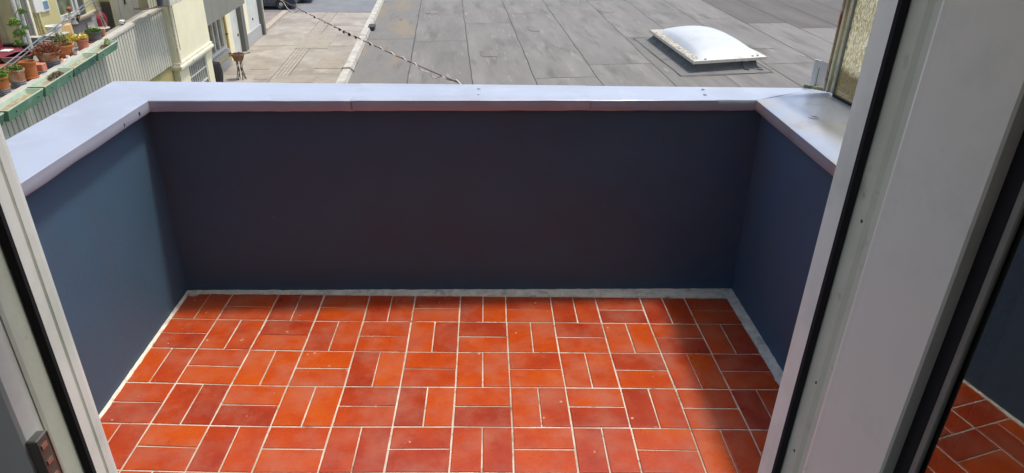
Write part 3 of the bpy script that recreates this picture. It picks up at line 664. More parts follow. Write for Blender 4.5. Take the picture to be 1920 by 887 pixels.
b.build('lichen_specks', mat('pale lichen', (.5, .5, .47), .9), skl, kind='stuff')

# ---------------------------------------------------------------- cable sagging across
cab = thing('overhead_cable', 'dark overhead cable wrapped with a loose white wire, crossing in front of the roof edge', 'cable', (0, 5, .5))
CA = Vector((1.483, .90, .939)); CB_ = Vector((-1.519, 7.5, .433)); CM = Vector((.448, 3.5, .649))
def cpos(t):  # quadratic through the three points, extended past both ends
    tm = .432
    a = (t-tm)*(t-1)/(tm*1.0); b_ = t*(t-1)/(tm*(tm-1)); c = t*(t-tm)/((1-tm))
    return CA*a+CM*b_+CB_*c
pts = [cpos(-.03+1.6*i/60) for i in range(61)]
MB().tube(pts, .0045, 6).build('cable_core', mat('dark cable', (.20, .12, .10), .7, var=.3), cab, smooth=True)
WIRE = mat('white wire', (.72, .62, .58), .5, var=.15)
pw = []
for i in range(200):
    t = -.03+1.25*i/199; p = cpos(t); sag = 0
    for c0, w0, d0 in ((.13, .05, .035), (.93, .05, .10), (1.13, .06, .07)): sag += d0*math.exp(-((t-c0)/w0)**2)
    pw.append(p+Vector((.006*math.sin(i*.7), 0, .009*math.cos(i*.7)-sag+.003)))
MB().tube(pw, .0042, 5).build('wire', WIRE, cab, smooth=True)
RUS = mat('rusty vine stub', (.10, .04, .025), .9, var=.3)
for t, s in ((.42, 1), (.50, 1.1), (.54, 1.6), (.57, 1.4), (.60, 1.3), (.63, 1), (.69, 1), (.76, 1), (.82, .9), (.90, .8)):
    p = cpos(t); MB().lathe([(.003, -.016*s), (.011*s, -.009*s), (.010*s, .007), (.003, .012)], tuple(p+Vector((random.uniform(-.004, .004), 0, -.002))), 7).build('tie', RUS, cab)
p = cpos(.125); MB().tube([p, p+Vector((.004, 0, -.05))], .003, 5).build('wire_end', WIRE, cab)

# ---------------------------------------------------------------- neighbouring yellow house
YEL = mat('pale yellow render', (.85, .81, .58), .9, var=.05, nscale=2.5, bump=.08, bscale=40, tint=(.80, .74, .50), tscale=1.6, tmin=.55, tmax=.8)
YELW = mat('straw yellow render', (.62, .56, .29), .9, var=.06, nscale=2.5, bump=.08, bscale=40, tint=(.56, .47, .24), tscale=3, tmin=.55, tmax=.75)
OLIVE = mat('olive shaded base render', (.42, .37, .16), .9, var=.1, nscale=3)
TRIM = mat('flaking cream trim', (.84, .80, .62), .85, var=.14, nscale=14, bump=.2, bscale=50, tint=(.5, .43, .26), tscale=11, tmin=.56, tmax=.7)
CLAD = mat('off white ribbed cladding', (.58, .57, .48), .6, var=.06, nscale=4, objvar=.05, stretch=(1, 1, .25), tint=[((.47, .46, .38), 3, .52, .7), ((.64, .62, .54), 9, .6, .75)])
CAP = mat('pale cladding cap', (.46, .45, .40), .6, var=.08, nscale=6)
GBOX = mat('grey bay cladding', (.235, .235, .205), .8, var=.06, nscale=2, stretch=(3, 3, .4), objvar=.03)
PILL = mat('grey pillar paint', (.15, .155, .14), .8, var=.08, nscale=4)
WDOOR = mat('blueish white gate paint', (.60, .62, .58), .7, var=.06, nscale=4, tint=[((.50, .55, .56), 2, .5, .7), ((.42, .41, .37), 9, .68, .76)])
WFR = mat('white window frame', (.66, .67, .62), .5, var=.05)
WGL = mat('dark window pane', (.13, .14, .12), .12, var=.25, nscale=3, bump=0, tint=(.30, .30, .24), tscale=3, tmin=.5, tmax=.6)
GREYW = mat('grey plinth paint', (.42, .425, .42), .8, var=.07, nscale=3)
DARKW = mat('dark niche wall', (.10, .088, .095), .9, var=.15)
PANEL = mat('light grey panel', (.72, .715, .67), .6, var=.06, nscale=2, objvar=.03)
CONCL = mat('terrace ledge slab', (.27, .26, .23), .9, var=.2, nscale=8, bump=.15, tint=[((.42, .41, .38), 10, .58, .7), ((.15, .14, .12), 14, .55, .7)])
nb = thing('yellow_house', 'pale yellow neighbouring house with ribbed terrace parapet, grey bay and white gates', 'house', L(18, -6, -5), RZ)
zt = lambda s: -.2+.05*(s-10.7)
# terrace: ledge, cladding strips
b = MB(loc_st)
vs = []
for s in (2.0, 8.85):
    for t in (-4.98, -3.935):
        for dz in (-.16, -.02): vs.append((t, s, zt(s)+dz))
b.add(vs, [(0, 1, 3, 2), (4, 6, 7, 5), (0, 4, 5, 1), (2, 3, 7, 6), (1, 5, 7, 3), (0, 2, 6, 4)]); b.build('terrace_ledge', CONCL, nb)
b = MB(loc_st); vs = []
for s in (8.853, 10.88):
    for t in (-4.16, -3.935):
        for dz in (-.16, -.02): vs.append((t, s, zt(s)+dz))
b.add(vs, [(0, 1, 3, 2), (4, 6, 7, 5), (0, 4, 5, 1), (2, 3, 7, 6), (1, 5, 7, 3), (0, 2, 6, 4)]); b.build('terrace_ledge', CONCL, nb)
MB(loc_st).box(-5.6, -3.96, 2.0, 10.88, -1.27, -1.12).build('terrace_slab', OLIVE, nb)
k = 0; s = 2.05
while s < 10.8:
    w_ = .1035; s1 = min(s+w_, 10.87); mm = (s+s1)/2
    prof = [(-3.93, s), (-3.905, s+.006), (-3.902, s+.070), (-3.911, s+.082), (-3.911, s1-.004), (-3.93, s1)]
    b = MB(loc_st); n = len(prof); top = zt(mm); bot = -1.285+.02*noise.noise(Vector((s*3, 1, 1)))
    vs = [(t, q, bot) for t, q in prof]+[(t, q, zt(q)) for t, q in prof]
    b.add(vs, [[i, i+1, n+i+1, n+i] for i in range(n-1)]+[list(range(n, 2*n))[::-1]]); b.build('cladding_strip', CLAD, nb)
    s = s1+.004
MB(loc_st).box(-3.96, -3.928, 2.0, 10.87, -1.27, -.62).build('cladding_backing', mat('shadowed groove paint', (.46, .45, .38), .8), nb)
for s0, s1 in ((2.0, 6.5), (6.51, 10.88)):
    b = MB(loc_st); vs = [(t, s_, zt(s_)+dz) for s_ in (s0, s1) for t, dz in ((-4.02, .0), (-4.02, .014), (-3.893, .014), (-3.889, -.022), (-3.899, -.022))]
    b.add(vs, [(0, 5, 6, 1), (1, 6, 7, 2), (2, 7, 8, 3), (3, 8, 9, 4), (0, 1, 2, 3, 4), (9, 8, 7, 6, 5)]); b.build('parapet_cap', CAP, nb)
# back wall of terrace with openings (t=-5.03)
T0 = -5.03
def wl(s0, s1, z0, z1, m, name='wall', d=.12, t=T0): return MB(loc_st).box(t-d, t, s0, s1, z0, z1).build(name, m, nb)
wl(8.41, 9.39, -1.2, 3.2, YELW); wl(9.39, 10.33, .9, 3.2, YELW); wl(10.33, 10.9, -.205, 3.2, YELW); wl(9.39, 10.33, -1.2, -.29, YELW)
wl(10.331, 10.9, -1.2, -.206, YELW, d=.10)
MB(loc_st).box(T0+.001, T0+.02, 9.40, 10.86, -1.2, -.30).build('grey_plinth', GREYW, nb)
b = MB(loc_st); b.add([(T0, 9.35, -.295), (T0+.045, 9.35, -.295), (T0+.045, 9.35, -.275), (T0, 9.35, -.27), (T0, 10.86, -.215), (T0+.045, 10.86, -.215), (T0+.045, 10.86, -.195), (T0, 10.86, -.19)],
   [(0, 1, 2, 3), (7, 6, 5, 4), (0, 4, 5, 1), (1, 5, 6, 2), (2, 6, 7, 3)]); b.build('plinth_trim', CAP, nb)
MB(loc_st).box(T0+.03, T0+.05, 10.16, 10.40, -.50, -.36).build('wall_flap', PANEL, nb)
MB(loc_st).box(T0+.0, T0+.05, 7.2, 8.26, -1.2, 3.2).build('back_door', mat('olive brown door glass', (.19, .17, .09), .35, var=.25, nscale=2, bump=0), nb)
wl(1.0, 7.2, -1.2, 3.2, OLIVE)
MB(loc_st).box(T0-.05, T0+.06, 8.262, 8.408, -1.2, 3.2).build('door_jamb', PILL, nb)
b = MB(loc_st); b.box(T0+.061, T0+.09, 8.37, 8.425, -1.2, 3.2); b.build('door_trim', TRIM, nb)
# window in the terrace wall
wn = MB(loc_st); wn.box(T0-.09, T0-.02, 9.40, 9.46, -.20, .9); wn.box(T0-.09, T0-.02, 10.06, 10.14, -.20, .9); wn.box(T0-.09, T0-.02, 9.46, 10.06, -.20, -.13); wn.box(T0-.085, T0-.03, 9.95, 10.0, -.13, .9)
wn = wn.build('window', WFR, nb)
MB(loc_st).box(T0-.07, T0-.06, 9.46, 10.06, -.13, .9).build('pane', mat('green reflecting pane', (.10, .13, .06), .15, var=.5, nscale=5, bump=0, tint=(.25, .27, .2), tscale=3, tmin=.5, tmax=.65), wn)
MB(loc_st).box(T0-.10, T0-.03, 10.141, 10.329, -.25, .9).build('shutter', mat('dark slate shutter', (.09, .10, .115), .7), wn)
MB(loc_st).box(T0-.06, T0+.10, 9.38, 10.42, -.268, -.232).build('window_sill', mat('brown stone sill', (.27, .22, .17), .8, var=.2), nb)
# cross wall at the far end of the terrace
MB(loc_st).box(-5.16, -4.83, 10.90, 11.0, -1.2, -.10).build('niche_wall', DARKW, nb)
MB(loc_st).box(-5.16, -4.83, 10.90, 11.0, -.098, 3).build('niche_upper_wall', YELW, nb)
x = -4.83
for wd in (.05, .10, .26, .27, .24):
    MB(loc_st).box(x+.003, x+wd-.003, 10.885+(.02 if wd == .05 else 0), 11.0, -1.2, 3).build('side_panel', PANEL, nb); x += wd
MB(loc_st).box(-4.56, -4.535, 10.87, 10.884, -.14, -.02).build('panel_handle', BRONZE, nb)
# tower-like bay beside the terrace (t = -3.8)
MB(loc_st).box(-5.6, -3.80, 10.90, 13.05, -1.27, 3.2).build('bay_wall', YEL, nb)
MB(loc_st).box(-5.6, -3.83, 10.94, 11.48, -5, -1.42).build('bay_wall', YEL, nb)
MB(loc_st).box(-5.6, -3.83, 12.66, 13.02, -5, -1.42).build('bay_wall', YEL, nb)
MB(loc_st).box(-5.6, -3.83, 11.48, 12.66, -5, -2.9).build('bay_wall', YEL, nb)
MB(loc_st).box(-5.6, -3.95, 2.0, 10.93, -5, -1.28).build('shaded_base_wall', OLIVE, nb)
b = MB(loc_st)
for z0_, z1_, dt in ((-1.335, -1.271, .03), (-1.385, -1.336, .055), (-1.419, -1.386, .02)): b.box(-5.6, -3.80+dt, 10.90-dt*.6, 13.05+dt*.6, z0_, z1_)
b.build('cornice', TRIM, nb)
b = MB(loc_st)
for s_, r_ in ((10.935, .022), ): b.tube([(-3.775, s_, -1.27), (-3.775, s_, 3.2)], r_, 8)
b.box(-3.799, -3.775, 10.975, 11.03, -1.27, 3.2); b.build('flaking_pipe_chase', TRIM, nb, smooth=False)
MB(loc_st).tube([(-3.785, 11.09, -1.05), (-3.785, 11.09, 3.2)], .008, 6).build('thin_cable', mat('ochre cable', (.4, .33, .15), .8), nb)
# barred window in the lower bay
bw = MB(loc_st); bw.box(-3.93, -3.845, 11.48, 11.53, -2.9, -1.45); bw.box(-3.93, -3.845, 12.61, 12.66, -2.9, -1.45); bw.box(-3.93, -3.845, 11.53, 12.61, -1.50, -1.45)
bw.box(-3.93, -3.845, 11.53, 12.61, -2.9, -2.85); bw = bw.build('barred_window', WFR, nb)
MB(loc_st).box(-3.925, -3.915, 11.53, 12.61, -2.85, -1.50).build('pane', WGL, bw)
for k in range(4): MB(loc_st).box(-3.90, -3.855, 11.53, 12.61, -1.745-.265*k, -1.722-.265*k).build('glazing_bar', WFR, bw)
for k in range(8):
    s_ = 11.53+.135*(k+1)-.012
    if s_ < 12.58: MB(loc_st).box(-3.895, -3.86, s_, s_+.024, -2.85, -1.50).build('glazing_bar', WFR, bw)
# grey overhanging bay further on
x = 21.7
while x < 27.0:
    x1 = min(x+.9, 27.0); MB(loc_st).box(-7.7, -6.6, x+.004, x1-.004, -2.52, 1.5).build('bay_panel', GBOX, nb); x = x1
# ground floor facade at t=-7.6
FT = -7.6
def fw(s0, s1, z0_, z1_, m, name='wall', t=FT, d=.25): return MB(loc_st).box(t-d, t, s0, s1, z0_, z1_).build(name, m, nb)
fw(13, 24.9, -5, 1.5, YEL); fw(24.9, 26.95, -5, -4.35, YELW, t=FT+.003); fw(26.95, 27.15, -5, 1.5, YEL); fw(27.15, 28.1, -5, 1.5, YEL)
fw(24.9, 26.95, -2.6, 1.5, YEL)
fw(28.1, 29.35, -2.5, 1.5, YEL); fw(29.86, 30.95, -4.45, 1.5, YEL); fw(29.86, 33.2, -5, -4.45, GREYW, t=FT+.004); fw(30.95, 33.2, -2.3, 1.5, YEL)
fw(33.5, 34.15, -4.45, 1.5, YEL); fw(33.5, 34.15, -5, -4.45, GREYW, t=FT+.004)
fw(28.1, 29.35, -5, -2.5, WDOOR, 'white_gate', t=FT-.06, d=.06); fw(30.95, 33.2, -4.45, -2.3, WDOOR, 'white_gate', t=FT-.06, d=.06)
for s_, z_ in ((29.0, -4.2), (31.9, -4.0)): MB(loc_st).box(FT-.06, FT-.02, s_, s_+.07, z_-.05, z_+.05).build('gate_handle', BRONZE, nb)
for s0, s1 in ((29.352, 29.858), (33.2, 33.5)): MB(loc_st).box(FT-.25, FT+.14, s0, s1, -5, 1.5).build('grey_pillar', PILL, nb)
MB(loc_st).box(-14, FT-.26, 12.8, 34.14, -5, 1.5).build('house_body', YEL, nb)
gw = MB(loc_st)
for s_ in (24.93, 25.5, 26.1, 26.72, 26.86): gw.box(FT-.12, FT-.02, s_, s_+(.11 if s_ < 26.8 else .05), -4.2, -2.6)
gw.box(FT-.12, FT+.01, 24.9, 26.9, -4.33, -4.2); gw = gw.build('window', WFR, nb)
MB(loc_st).box(FT-.14, FT-.10, 24.93, 26.9, -4.2, -2.6).build('pane', WGL, gw)
MB(loc_st).box(FT-.10, FT+.12, 24.7, 26.95, -4.50, -4.345).build('window_sill', GREYW, nb)
MB(loc_st).box(FT+.005, FT+.10, 25.2, 26.93, -5, -4.72).build('grey_step', GREYW, nb)
YPIPE = mat('mustard drain pipe', (.55, .45, .16), .7, var=.1)
MB(loc_st).tube([(FT+.06, 27.05, -5), (FT+.06, 27.05, 1)], .05, 10).build('drain_pipe', YPIPE, nb, smooth=True)
for z_ in (-4.6, -3.8, -3.0): MB(loc_st).tube([(FT+.06, 27.05, z_), (FT+.06, 27.05, z_+.05)], .062, 10).build('pipe_clip', BRONZE, nb)
# lean-to shelf on the bay with a dark bucket-like planter
shf = thing('wall_shelf', 'thin rust brown metal shelf above the ribbed parapet at the top edge', 'shelf', L(9.5, -3.5, 0), RZ)
b = MB(loc_st); b.add([(-3.87, 9.55, -.022), (-3.60, 9.40, -.005), (-3.60, 10.50, -.115), (-3.79, 10.80, -.14), (-3.87, 9.55, -.007), (-3.60, 9.40, .01), (-3.60, 10.50, -.10), (-3.79, 10.80, -.125)],
   [(0, 3, 2, 1), (4, 5, 6, 7), (0, 1, 5, 4), (1, 2, 6, 5), (2, 3, 7, 6), (3, 0, 4, 7)]); b.build('shelf_board', mat('rust brown shelf', (.12, .075, .055), .7, var=.2), shf)
bk = thing('slate_bucket', 'dark slate blue bucket on the thin brown wall shelf', 'bucket', L(9.85, -3.5, -.03), RZ)
MB(loc_st).lathe([(.0, 0), (.085, 0), (.10, .22), (.108, .23), (.10, .235), (.09, .22)], (-3.70, 10.22, -.075), 18).build('bucket_body', mat('slate blue plastic', (.065, .085, .12), .5), bk, smooth=True)
bx = thing('cream_box', 'cream and green ribbed box on the brown wall shelf left of the slate bucket', 'box', L(9.4, -3.5, .0), RZ)
b = MB(loc_st); b.box(-3.80, -3.64, 9.62, 9.98, -.03, .26, bev=.006); b.build('box_body', mat('greenish cream box', (.42, .40, .24), .7, var=.15), bx)
for s_ in (9.61, 9.73, 9.85, 9.97): MB(loc_st).box(-3.638, -3.630, s_, s_+.018, -.03, .26).build('box_rib', CAP, bx)
tr = thing('white_tray', 'long white tray on the brown wall shelf right of the slate bucket', 'tray', L(10.4, -3.6, -.07), RZ)
b = MB(loc_st); b.box(-3.78, -3.56, 10.42, 11.1, -.10, .03, bev=.01); b.build('tray_body', mat('grubby white plastic', (.62, .60, .52), .6, var=.15, nscale=8), tr)

# ---------------------------------------------------------------- terrace things
TERRA = mat('orange terracotta', (.52, .17, .05), .8, var=.12, nscale=8, bump=.08, objvar=.08)
TERRB = mat('limed terracotta', (.42, .18, .09), .9, var=.2, nscale=10, bump=.12, tint=(.60, .45, .33), tscale=9, tmin=.5, tmax=.68)
TERRP = mat('salmon plastic pot', (.55, .20, .12), .6, var=.08)
SAUC = mat('grey plastic saucer', (.235, .26, .30), .6, var=.1, nscale=6)
CHAR = mat('charcoal pot', (.13, .13, .135), .6, var=.1)
SOIL = mat('potting soil', (.055, .038, .025), 1, var=.4, nscale=30, bump=.3)
SOILD = mat('dry pale soil', (.30, .24, .15), 1, var=.35, nscale=18, bump=.4, tint=(.45, .42, .33), tscale=14, tmin=.5, tmax=.65)
GREENP = mat('faded green planter', (.13, .30, .19), .5, var=.08, nscale=5, tint=(.25, .42, .31), tscale=5, tmin=.5, tmax=.7)
GREENI = mat('pale green planter rim', (.42, .55, .42), .6, var=.1, nscale=7, tint=(.55, .6, .48), tscale=6, tmin=.5, tmax=.7)
LEAFS = {}
def leafm(name, col, objvar=0):
    return mat(name, col, .55, var=.35, nscale=18, bump=0, tint=(col[0]*1.6+.02, col[1]*1.35, col[2]*.8), tscale=16, tmin=.5, tmax=.65)
L_BRIGHT = leafm('bright herb leaf', (.14, .30, .035)); L_MID = leafm('soft green leaf', (.12, .22, .05)); L_OLV = leafm('grey green leaf', (.13, .17, .07))
L_RUST = leafm('rusty dry leaf', (.24, .10, .055)); L_YEL = leafm('yellow leaf', (.58, .50, .10)); L_CLIMB = leafm('climber leaf', (.13, .27, .04)); L_SUCC = leafm('succulent leaf', (.28, .40, .16))
def leaves(c, rx, ry, rz, n, size, up=.4, stem=None):
    b = MB(loc_st); n = int(n*2.2); size *= .62
    for _ in range(n):
        while True:
            p = Vector((random.uniform(-1, 1), random.uniform(-1, 1), random.uniform(-.2, 1)))
            if p.length < 1 and random.random() < .25+p.length: break
        o = Vector((c[0]+p.x*rx, c[1]+p.y*ry, c[2]+p.z*rz))
        d = Vector((p.x+random.uniform(-.6, .6), p.y+random.uniform(-.6, .6), up+random.uniform(-.3, .6))).normalized()
        sd = d.cross(Vector((random.uniform(-1, 1), random.uniform(-1, 1), random.uniform(-1, 1)))).normalized(); nm = d.cross(sd)
        l = size*random.uniform(.6, 1.3); w_ = l*.32
        b.add([o, o+d*l*.45+sd*w_+nm*l*.06, o+d*l, o+d*l*.45-sd*w_+nm*l*.06, o+d*l*.5-nm*l*.05], [(0, 1, 4), (1, 2, 4), (2, 3, 4), (3, 0, 4)])
    return b
def saucers(p, r, c, n):
    for i in range(n):
        z = c[2]+i*.024
        MB(loc_st).lathe([(0, 0), (r*.82, 0), (r, .030), (r*1.04, .033), (r*.98, .036), (r*.8, .012), (0, .010)], (c[0], c[1], z), 20).build('saucer', SAUC, p, smooth=True)
    return c[2]+n*.024
def pot(label, t, s, r0_, r1_, h_, m, sauc=0, sr=None, soil=SOIL, plant=None, name='flower_pot', dz=0, group='pots along the terrace ledge', rim=.022, sq=1):
    z = zt(s)-.018+dz; p = thing(name, label, 'flower pot', L(s, t, z), RZ, group)
    if sauc: z = saucers(p, sr or r0_*1.15, (t, s, z), sauc)-.012
    MB(loc_st).lathe([(0, 0), (r0_, 0), (r1_*.96, h_-rim), (r1_*1.06, h_-rim), (r1_*1.08, h_), (r1_*.95, h_), (r1_*.92, h_-.03)], (t, s, z+.002), 22).build('pot_body', m, p, smooth=True)
    MB(loc_st).lathe([(0, .004), (r1_*.6, .008), (r1_*.925, 0)][::-1], (t, s, z+h_-.028), 14).build('soil', soil, p, smooth=True)
    if plant:
        lm, rx, rz_, n, size = plant[:5]
        b = leaves((t, s, z+h_-.02+(plant[5] if len(plant) > 5 else 0)), rx, rx, rz_, n, size)
        b.build('foliage', lm, p)
    return p, z
pot('orange pot full of bright green herbs at the left edge of the view', -4.10, 5.74, .078, .098, .17, TERRA, 3, .085, plant=(L_BRIGHT, .10, .10, 260, .045))
pot('lime stained brown pot with grey green herbs on a pile of grey saucers', -4.08, 6.07, .082, .104, .165, TERRB, 3, .088, plant=(L_MID, .10, .07, 230, .04))
p, z = pot('tallest orange terracotta pot, empty, standing in its own orange saucer', -4.06, 6.36, .075, .094, .25, TERRA, 0, dz=.0)
MB(loc_st).lathe([(0, 0), (.070, 0), (.088, .045), (.093, .047), (.084, .05), (.07, .012)], (-4.06, 6.36, z-.0), 22).build('saucer', TERRA, p, smooth=True)
pot('wide orange pot half hidden behind the brown herb pot', -4.30, 6.37, .095, .13, .19, TERRA, 0)
p = thing('terracotta_block', 'small square terracotta block lying on two grey saucers', 'block', L(6.56, -4.06, zt(6.5)), RZ)
z = saucers(p, .075, (-4.06, 6.60, zt(6.60)-.018), 2)
MB(loc_st).box(-4.13, -3.99, 6.54, 6.66, z, z+.105, bev=.008).build('block_body', TERRP, p)
pot('low rust coloured bowl with dry reddish stems on grey saucers', -4.12, 7.0, .115, .155, .15, TERRB, 3, .13, plant=(L_RUST, .17, .13, 420, .05))
pot('wide terracotta bowl with a sparse grey green shrub', -4.15, 7.47, .095, .155, .18, TERRA, 0, plant=(L_OLV, .10, .17, 150, .05, .03))
pot('small salmon pot in a pink saucer under the yellow leaves', -4.06, 7.92, .070, .084, .15, TERRP, 0, plant=(L_YEL, .085, .06, 60, .06, .03))
pot('charcoal pot with a cushion of green leaves', -4.09, 8.40, .09, .115, .15, CHAR, 0, plant=(L_MID, .115, .07, 330, .045))
p = thing('saucer_pair', 'shallow terracotta saucer under the charcoal pot', 'saucer', L(8.17, -4.12, zt(8.2)), RZ)
MB(loc_st).lathe([(0, 0), (.10, 0), (.125, .02), (.115, .022), (.1, .008)], (-4.09, 8.40, zt(8.4)-.016), 20).build('saucer_body', TERRP, p, smooth=True)
pot('grey plastic pot beside the dry rusty bowl, holding a blueish seedling', -4.48, 7.62, .06, .075, .12, SAUC, 0, plant=(L_OLV, .05, .08, 40, .04))
pot('faded pink pot behind the wide bowl', -4.52, 7.88, .055, .07, .11, mat('faded pink plastic', (.52, .27, .22), .7, var=.15), 0)
pot('orange pot standing on edge beside the white bin', -4.05, 8.62, .03, .045, .13, TERRP, 0)
p = thing('brown_clay_lump', 'small terracotta duck shaped lump in front of the rusty bowl', 'ornament', L(7.2, -4.0, zt(7.2)), RZ)
MB(loc_st).lathe([(0, 0), (.03, .005), (.038, .03), (.02, .05), (.018, .065), (0, .08)], (-4.02, 7.14, zt(7.14)-.02), 12, sq=1.5).build('lump_body', TERRB, p, smooth=True)
# yellow plant and wooden block
p = thing('yellow_plant', 'bright yellow leafy plant between the wooden block and the salmon pot', 'plant', L(8.1, -4.3, zt(8.1)), RZ)
leaves((-4.33, 8.15, zt(8.1)+.05), .13, .11, .09, 110, .07).build('foliage', L_YEL, p)
MB(loc_st).tube([(-4.33, 8.15, zt(8.1)-.02), (-4.33, 8.16, zt(8.1)+.09)], .012, 6).build('stem', L_OLV, p)
p = thing('wooden_block', 'light wooden board standing on edge behind the yellow plant', 'board', L(8.6, -4.5, zt(8.6)), RZ)
b = MB(loc_st); b.add([(-4.55, 8.42, -.31), (-4.45, 8.50, -.31), (-4.50, 8.64, -.30), (-4.58, 8.56, -.30), (-4.58, 8.46, -.11), (-4.49, 8.54, -.11), (-4.53, 8.68, -.10), (-4.61, 8.60, -.10)],
   [(0, 3, 2, 1), (4, 5, 6, 7), (0, 1, 5, 4), (1, 2, 6, 5), (2, 3, 7, 6), (3, 0, 4, 7)]); b.build('board_body', mat('light wood', (.58, .40, .18), .8, var=.15), p)
# clutter on the window sill
GR = mat('grey clay', (.25, .26, .27), .8, var=.2)
p = thing('sill_figurine', 'small pale figurine with a brown head on the terrace window sill', 'figurine', L(9.6, -5.0, -.23), RZ)
MB(loc_st).lathe([(0, 0), (.055, 0), (.04, .09), (.02, .14), (0, .15)], (-4.97, 9.62, -.232), 12).build('body', mat('pale plaster', (.55, .5, .42), .8, var=.15), p, smooth=True)
MB(loc_st).lathe([(0, -.05), (.045, -.02), (.048, .02), (0, .055)], (-4.97, 9.63, -.04), 12).build('head', mat('brown yarn', (.30, .13, .07), .9, var=.2), p, smooth=True)
p = thing('grey_jug', 'round grey jug standing left of the figurine on the window sill', 'jug', L(9.5, -4.9, -.23), RZ)
MB(loc_st).lathe([(0, 0), (.05, .01), (.065, .05), (.04, .10), (.03, .13), (.036, .15)], (-4.86, 9.46, -.30), 12).build('jug_body', GR, p, smooth=True)
p = thing('dark_ornament', 'dark bird like iron ornament at the left end of the sill', 'ornament', L(9.7, -4.9, -.23), RZ)
for k in range(9):
    MB(loc_st).tube([(-4.90, 9.62, -.28), (-4.90+random.uniform(-.07, .07), 9.66+random.uniform(-.10, .12), -.24+random.uniform(0, .14))], [.016, .006], 5).build('twig', BRONZE, p)
# mixed light clutter near the wall
p = thing('stacked_trays', 'stack of pale trays behind the shrub bowl', 'trays', L(8.2, -4.75, zt(8.2)), RZ)
for k in range(5): MB(loc_st).box(-4.78+.01*k, -4.52+.012*k, 8.05+.02*k, 8.42+.01*k, zt(8.2)-.01+.03*k, zt(8.2)+.008+.03*k, bev=.004).build('tray', [CAP, GR, CAP, CONCL, CAP][k], p)
p = thing('white_tub', 'white plastic tub against the terrace wall', 'tub', L(8.35, -4.85, zt(8.3)), RZ)
MB(loc_st).lathe([(0, 0), (.09, 0), (.12, .16), (.126, .165), (.11, .165), (.1, .05)], (-4.85, 8.75, zt(8.7)-.02), 16).build('tub_body', WP, p, smooth=True)
p = thing('slate_box', 'tall slate grey box between the pipes and the pink pot', 'box', L(8.0, -4.75, zt(8)), RZ)
MB(loc_st).box(-4.80, -4.66, 7.86, 7.98, zt(8)-.02, zt(8)+.15, bev=.006).build('box_body', SAUC, p)
MB(loc_st).box(-4.81, -4.65, 7.85, 7.99, zt(8)+.15, zt(8)+.165).build('box_lid', CAP, p)
# small crockery by the third planter
for i, (t, s, lab, m_, r_, h_) in enumerate(((-4.03, 7.33, 'little white china pot nearest the shrub bowl', WP, .028, .06), (-4.0, 7.48, 'silver tin with a red band', mat('silver tin', (.5, .5, .52), .3, metal=.7), .032, .075), (-4.05, 7.62, 'dull grey tin behind the silver tin', GR, .03, .05), (-3.99, 7.20, 'white crumpled cup in front of the bowls', WP, .026, .04))):
    p = thing('small_pot', lab, 'pot', L(s, t, zt(s)), RZ, 'small crockery on the ledge')
    MB(loc_st).lathe([(0, 0), (r_*.8, 0), (r_, h_*.5), (r_*.85, h_), (r_*.7, h_), (r_*.6, h_*.6)], (t, s, zt(s)-.018), 12).build('pot_body', m_, p, smooth=True)
    if i == 1: MB(loc_st).lathe([(r_*.99, h_*.35), (r_*1.03, h_*.4), (r_*1.01, h_*.55), (r_*.95, h_*.6)], (t, s, zt(s)-.018), 12).build('band', mat('dull red', (.3, .05, .04), .6), p, smooth=True)
g = MB(loc_st)
for _ in range(520):
    s = random.uniform(5.5, 8.8); t = random.uniform(-4.12, -3.96) if random.random() < .7 else random.uniform(-4.5, -4.1); r_ = random.uniform(.006, .017)
    g.lathe([(0, -r_*.5), (r_, 0), (0, r_*.7)], (t, s, zt(s)-.016), 6, sq=random.uniform(.6, 1.2))
g = g.build('pale_pebbles', mat('pale pebbles', (.55, .52, .46), .8, var=.3, nscale=30), kind='stuff'); tag(g, 'pale pebbles and crumbs scattered among the pots on the ledge', 'pebbles')
for i, (t, s, lab, m_, l_, w_, h_) in enumerate(((-4.06, 7.30, 'white cracked saucer lying between the two wide bowls', WP, .05, .05, .02), (-3.99, 6.83, 'curled piece of grey hose in front of the rusty bowl', GR, .05, .03, .02), (-4.04, 7.66, 'white marble chip pile beside the salmon pot', WP, .06, .035, .03),
        (-4.02, 8.12, 'flat grey stone between the salmon and charcoal pots', GR, .06, .04, .025), (-4.0, 5.93, 'grey stone at the foot of the herb pots', GR, .04, .035, .03), (-4.45, 8.62, 'white folded cloth on the bench behind the yellow plant', WP, .10, .09, .05), (-4.62, 8.25, 'grey cloth bundle behind the shrub bowl', GR, .12, .09, .07))):
    p = thing('ledge_oddment', lab, 'oddment', L(s, t, zt(s)), RZ, 'odds and ends on the terrace ledge')
    b = MB(loc_st); n_ = 9; prof_ = [(0, 0), (1, .05), (.92, .6), (.55, .95), (0, 1)]
    vs = []; fs = []
    for q_, (r_, z_) in enumerate(prof_):
        for k in range(n_):
            a = 2*math.pi*k/n_; rr_ = r_*(1+.3*noise.noise(Vector((a*2, q_, i*3.3))))
            vs.append((t+w_*rr_*math.cos(a), s+l_*rr_*math.sin(a), zt(s)-.018+h_*z_*(1+.3*noise.noise(Vector((a, q_*2, i))))))
    for q_ in range(len(prof_)-1):
        for k in range(n_): fs.append([q_*n_+k, q_*n_+(k+1) % n_, (q_+1)*n_+(k+1) % n_, (q_+1)*n_+k])
    b.add(vs, fs); b.build('oddment_body', m_, p, smooth=True)
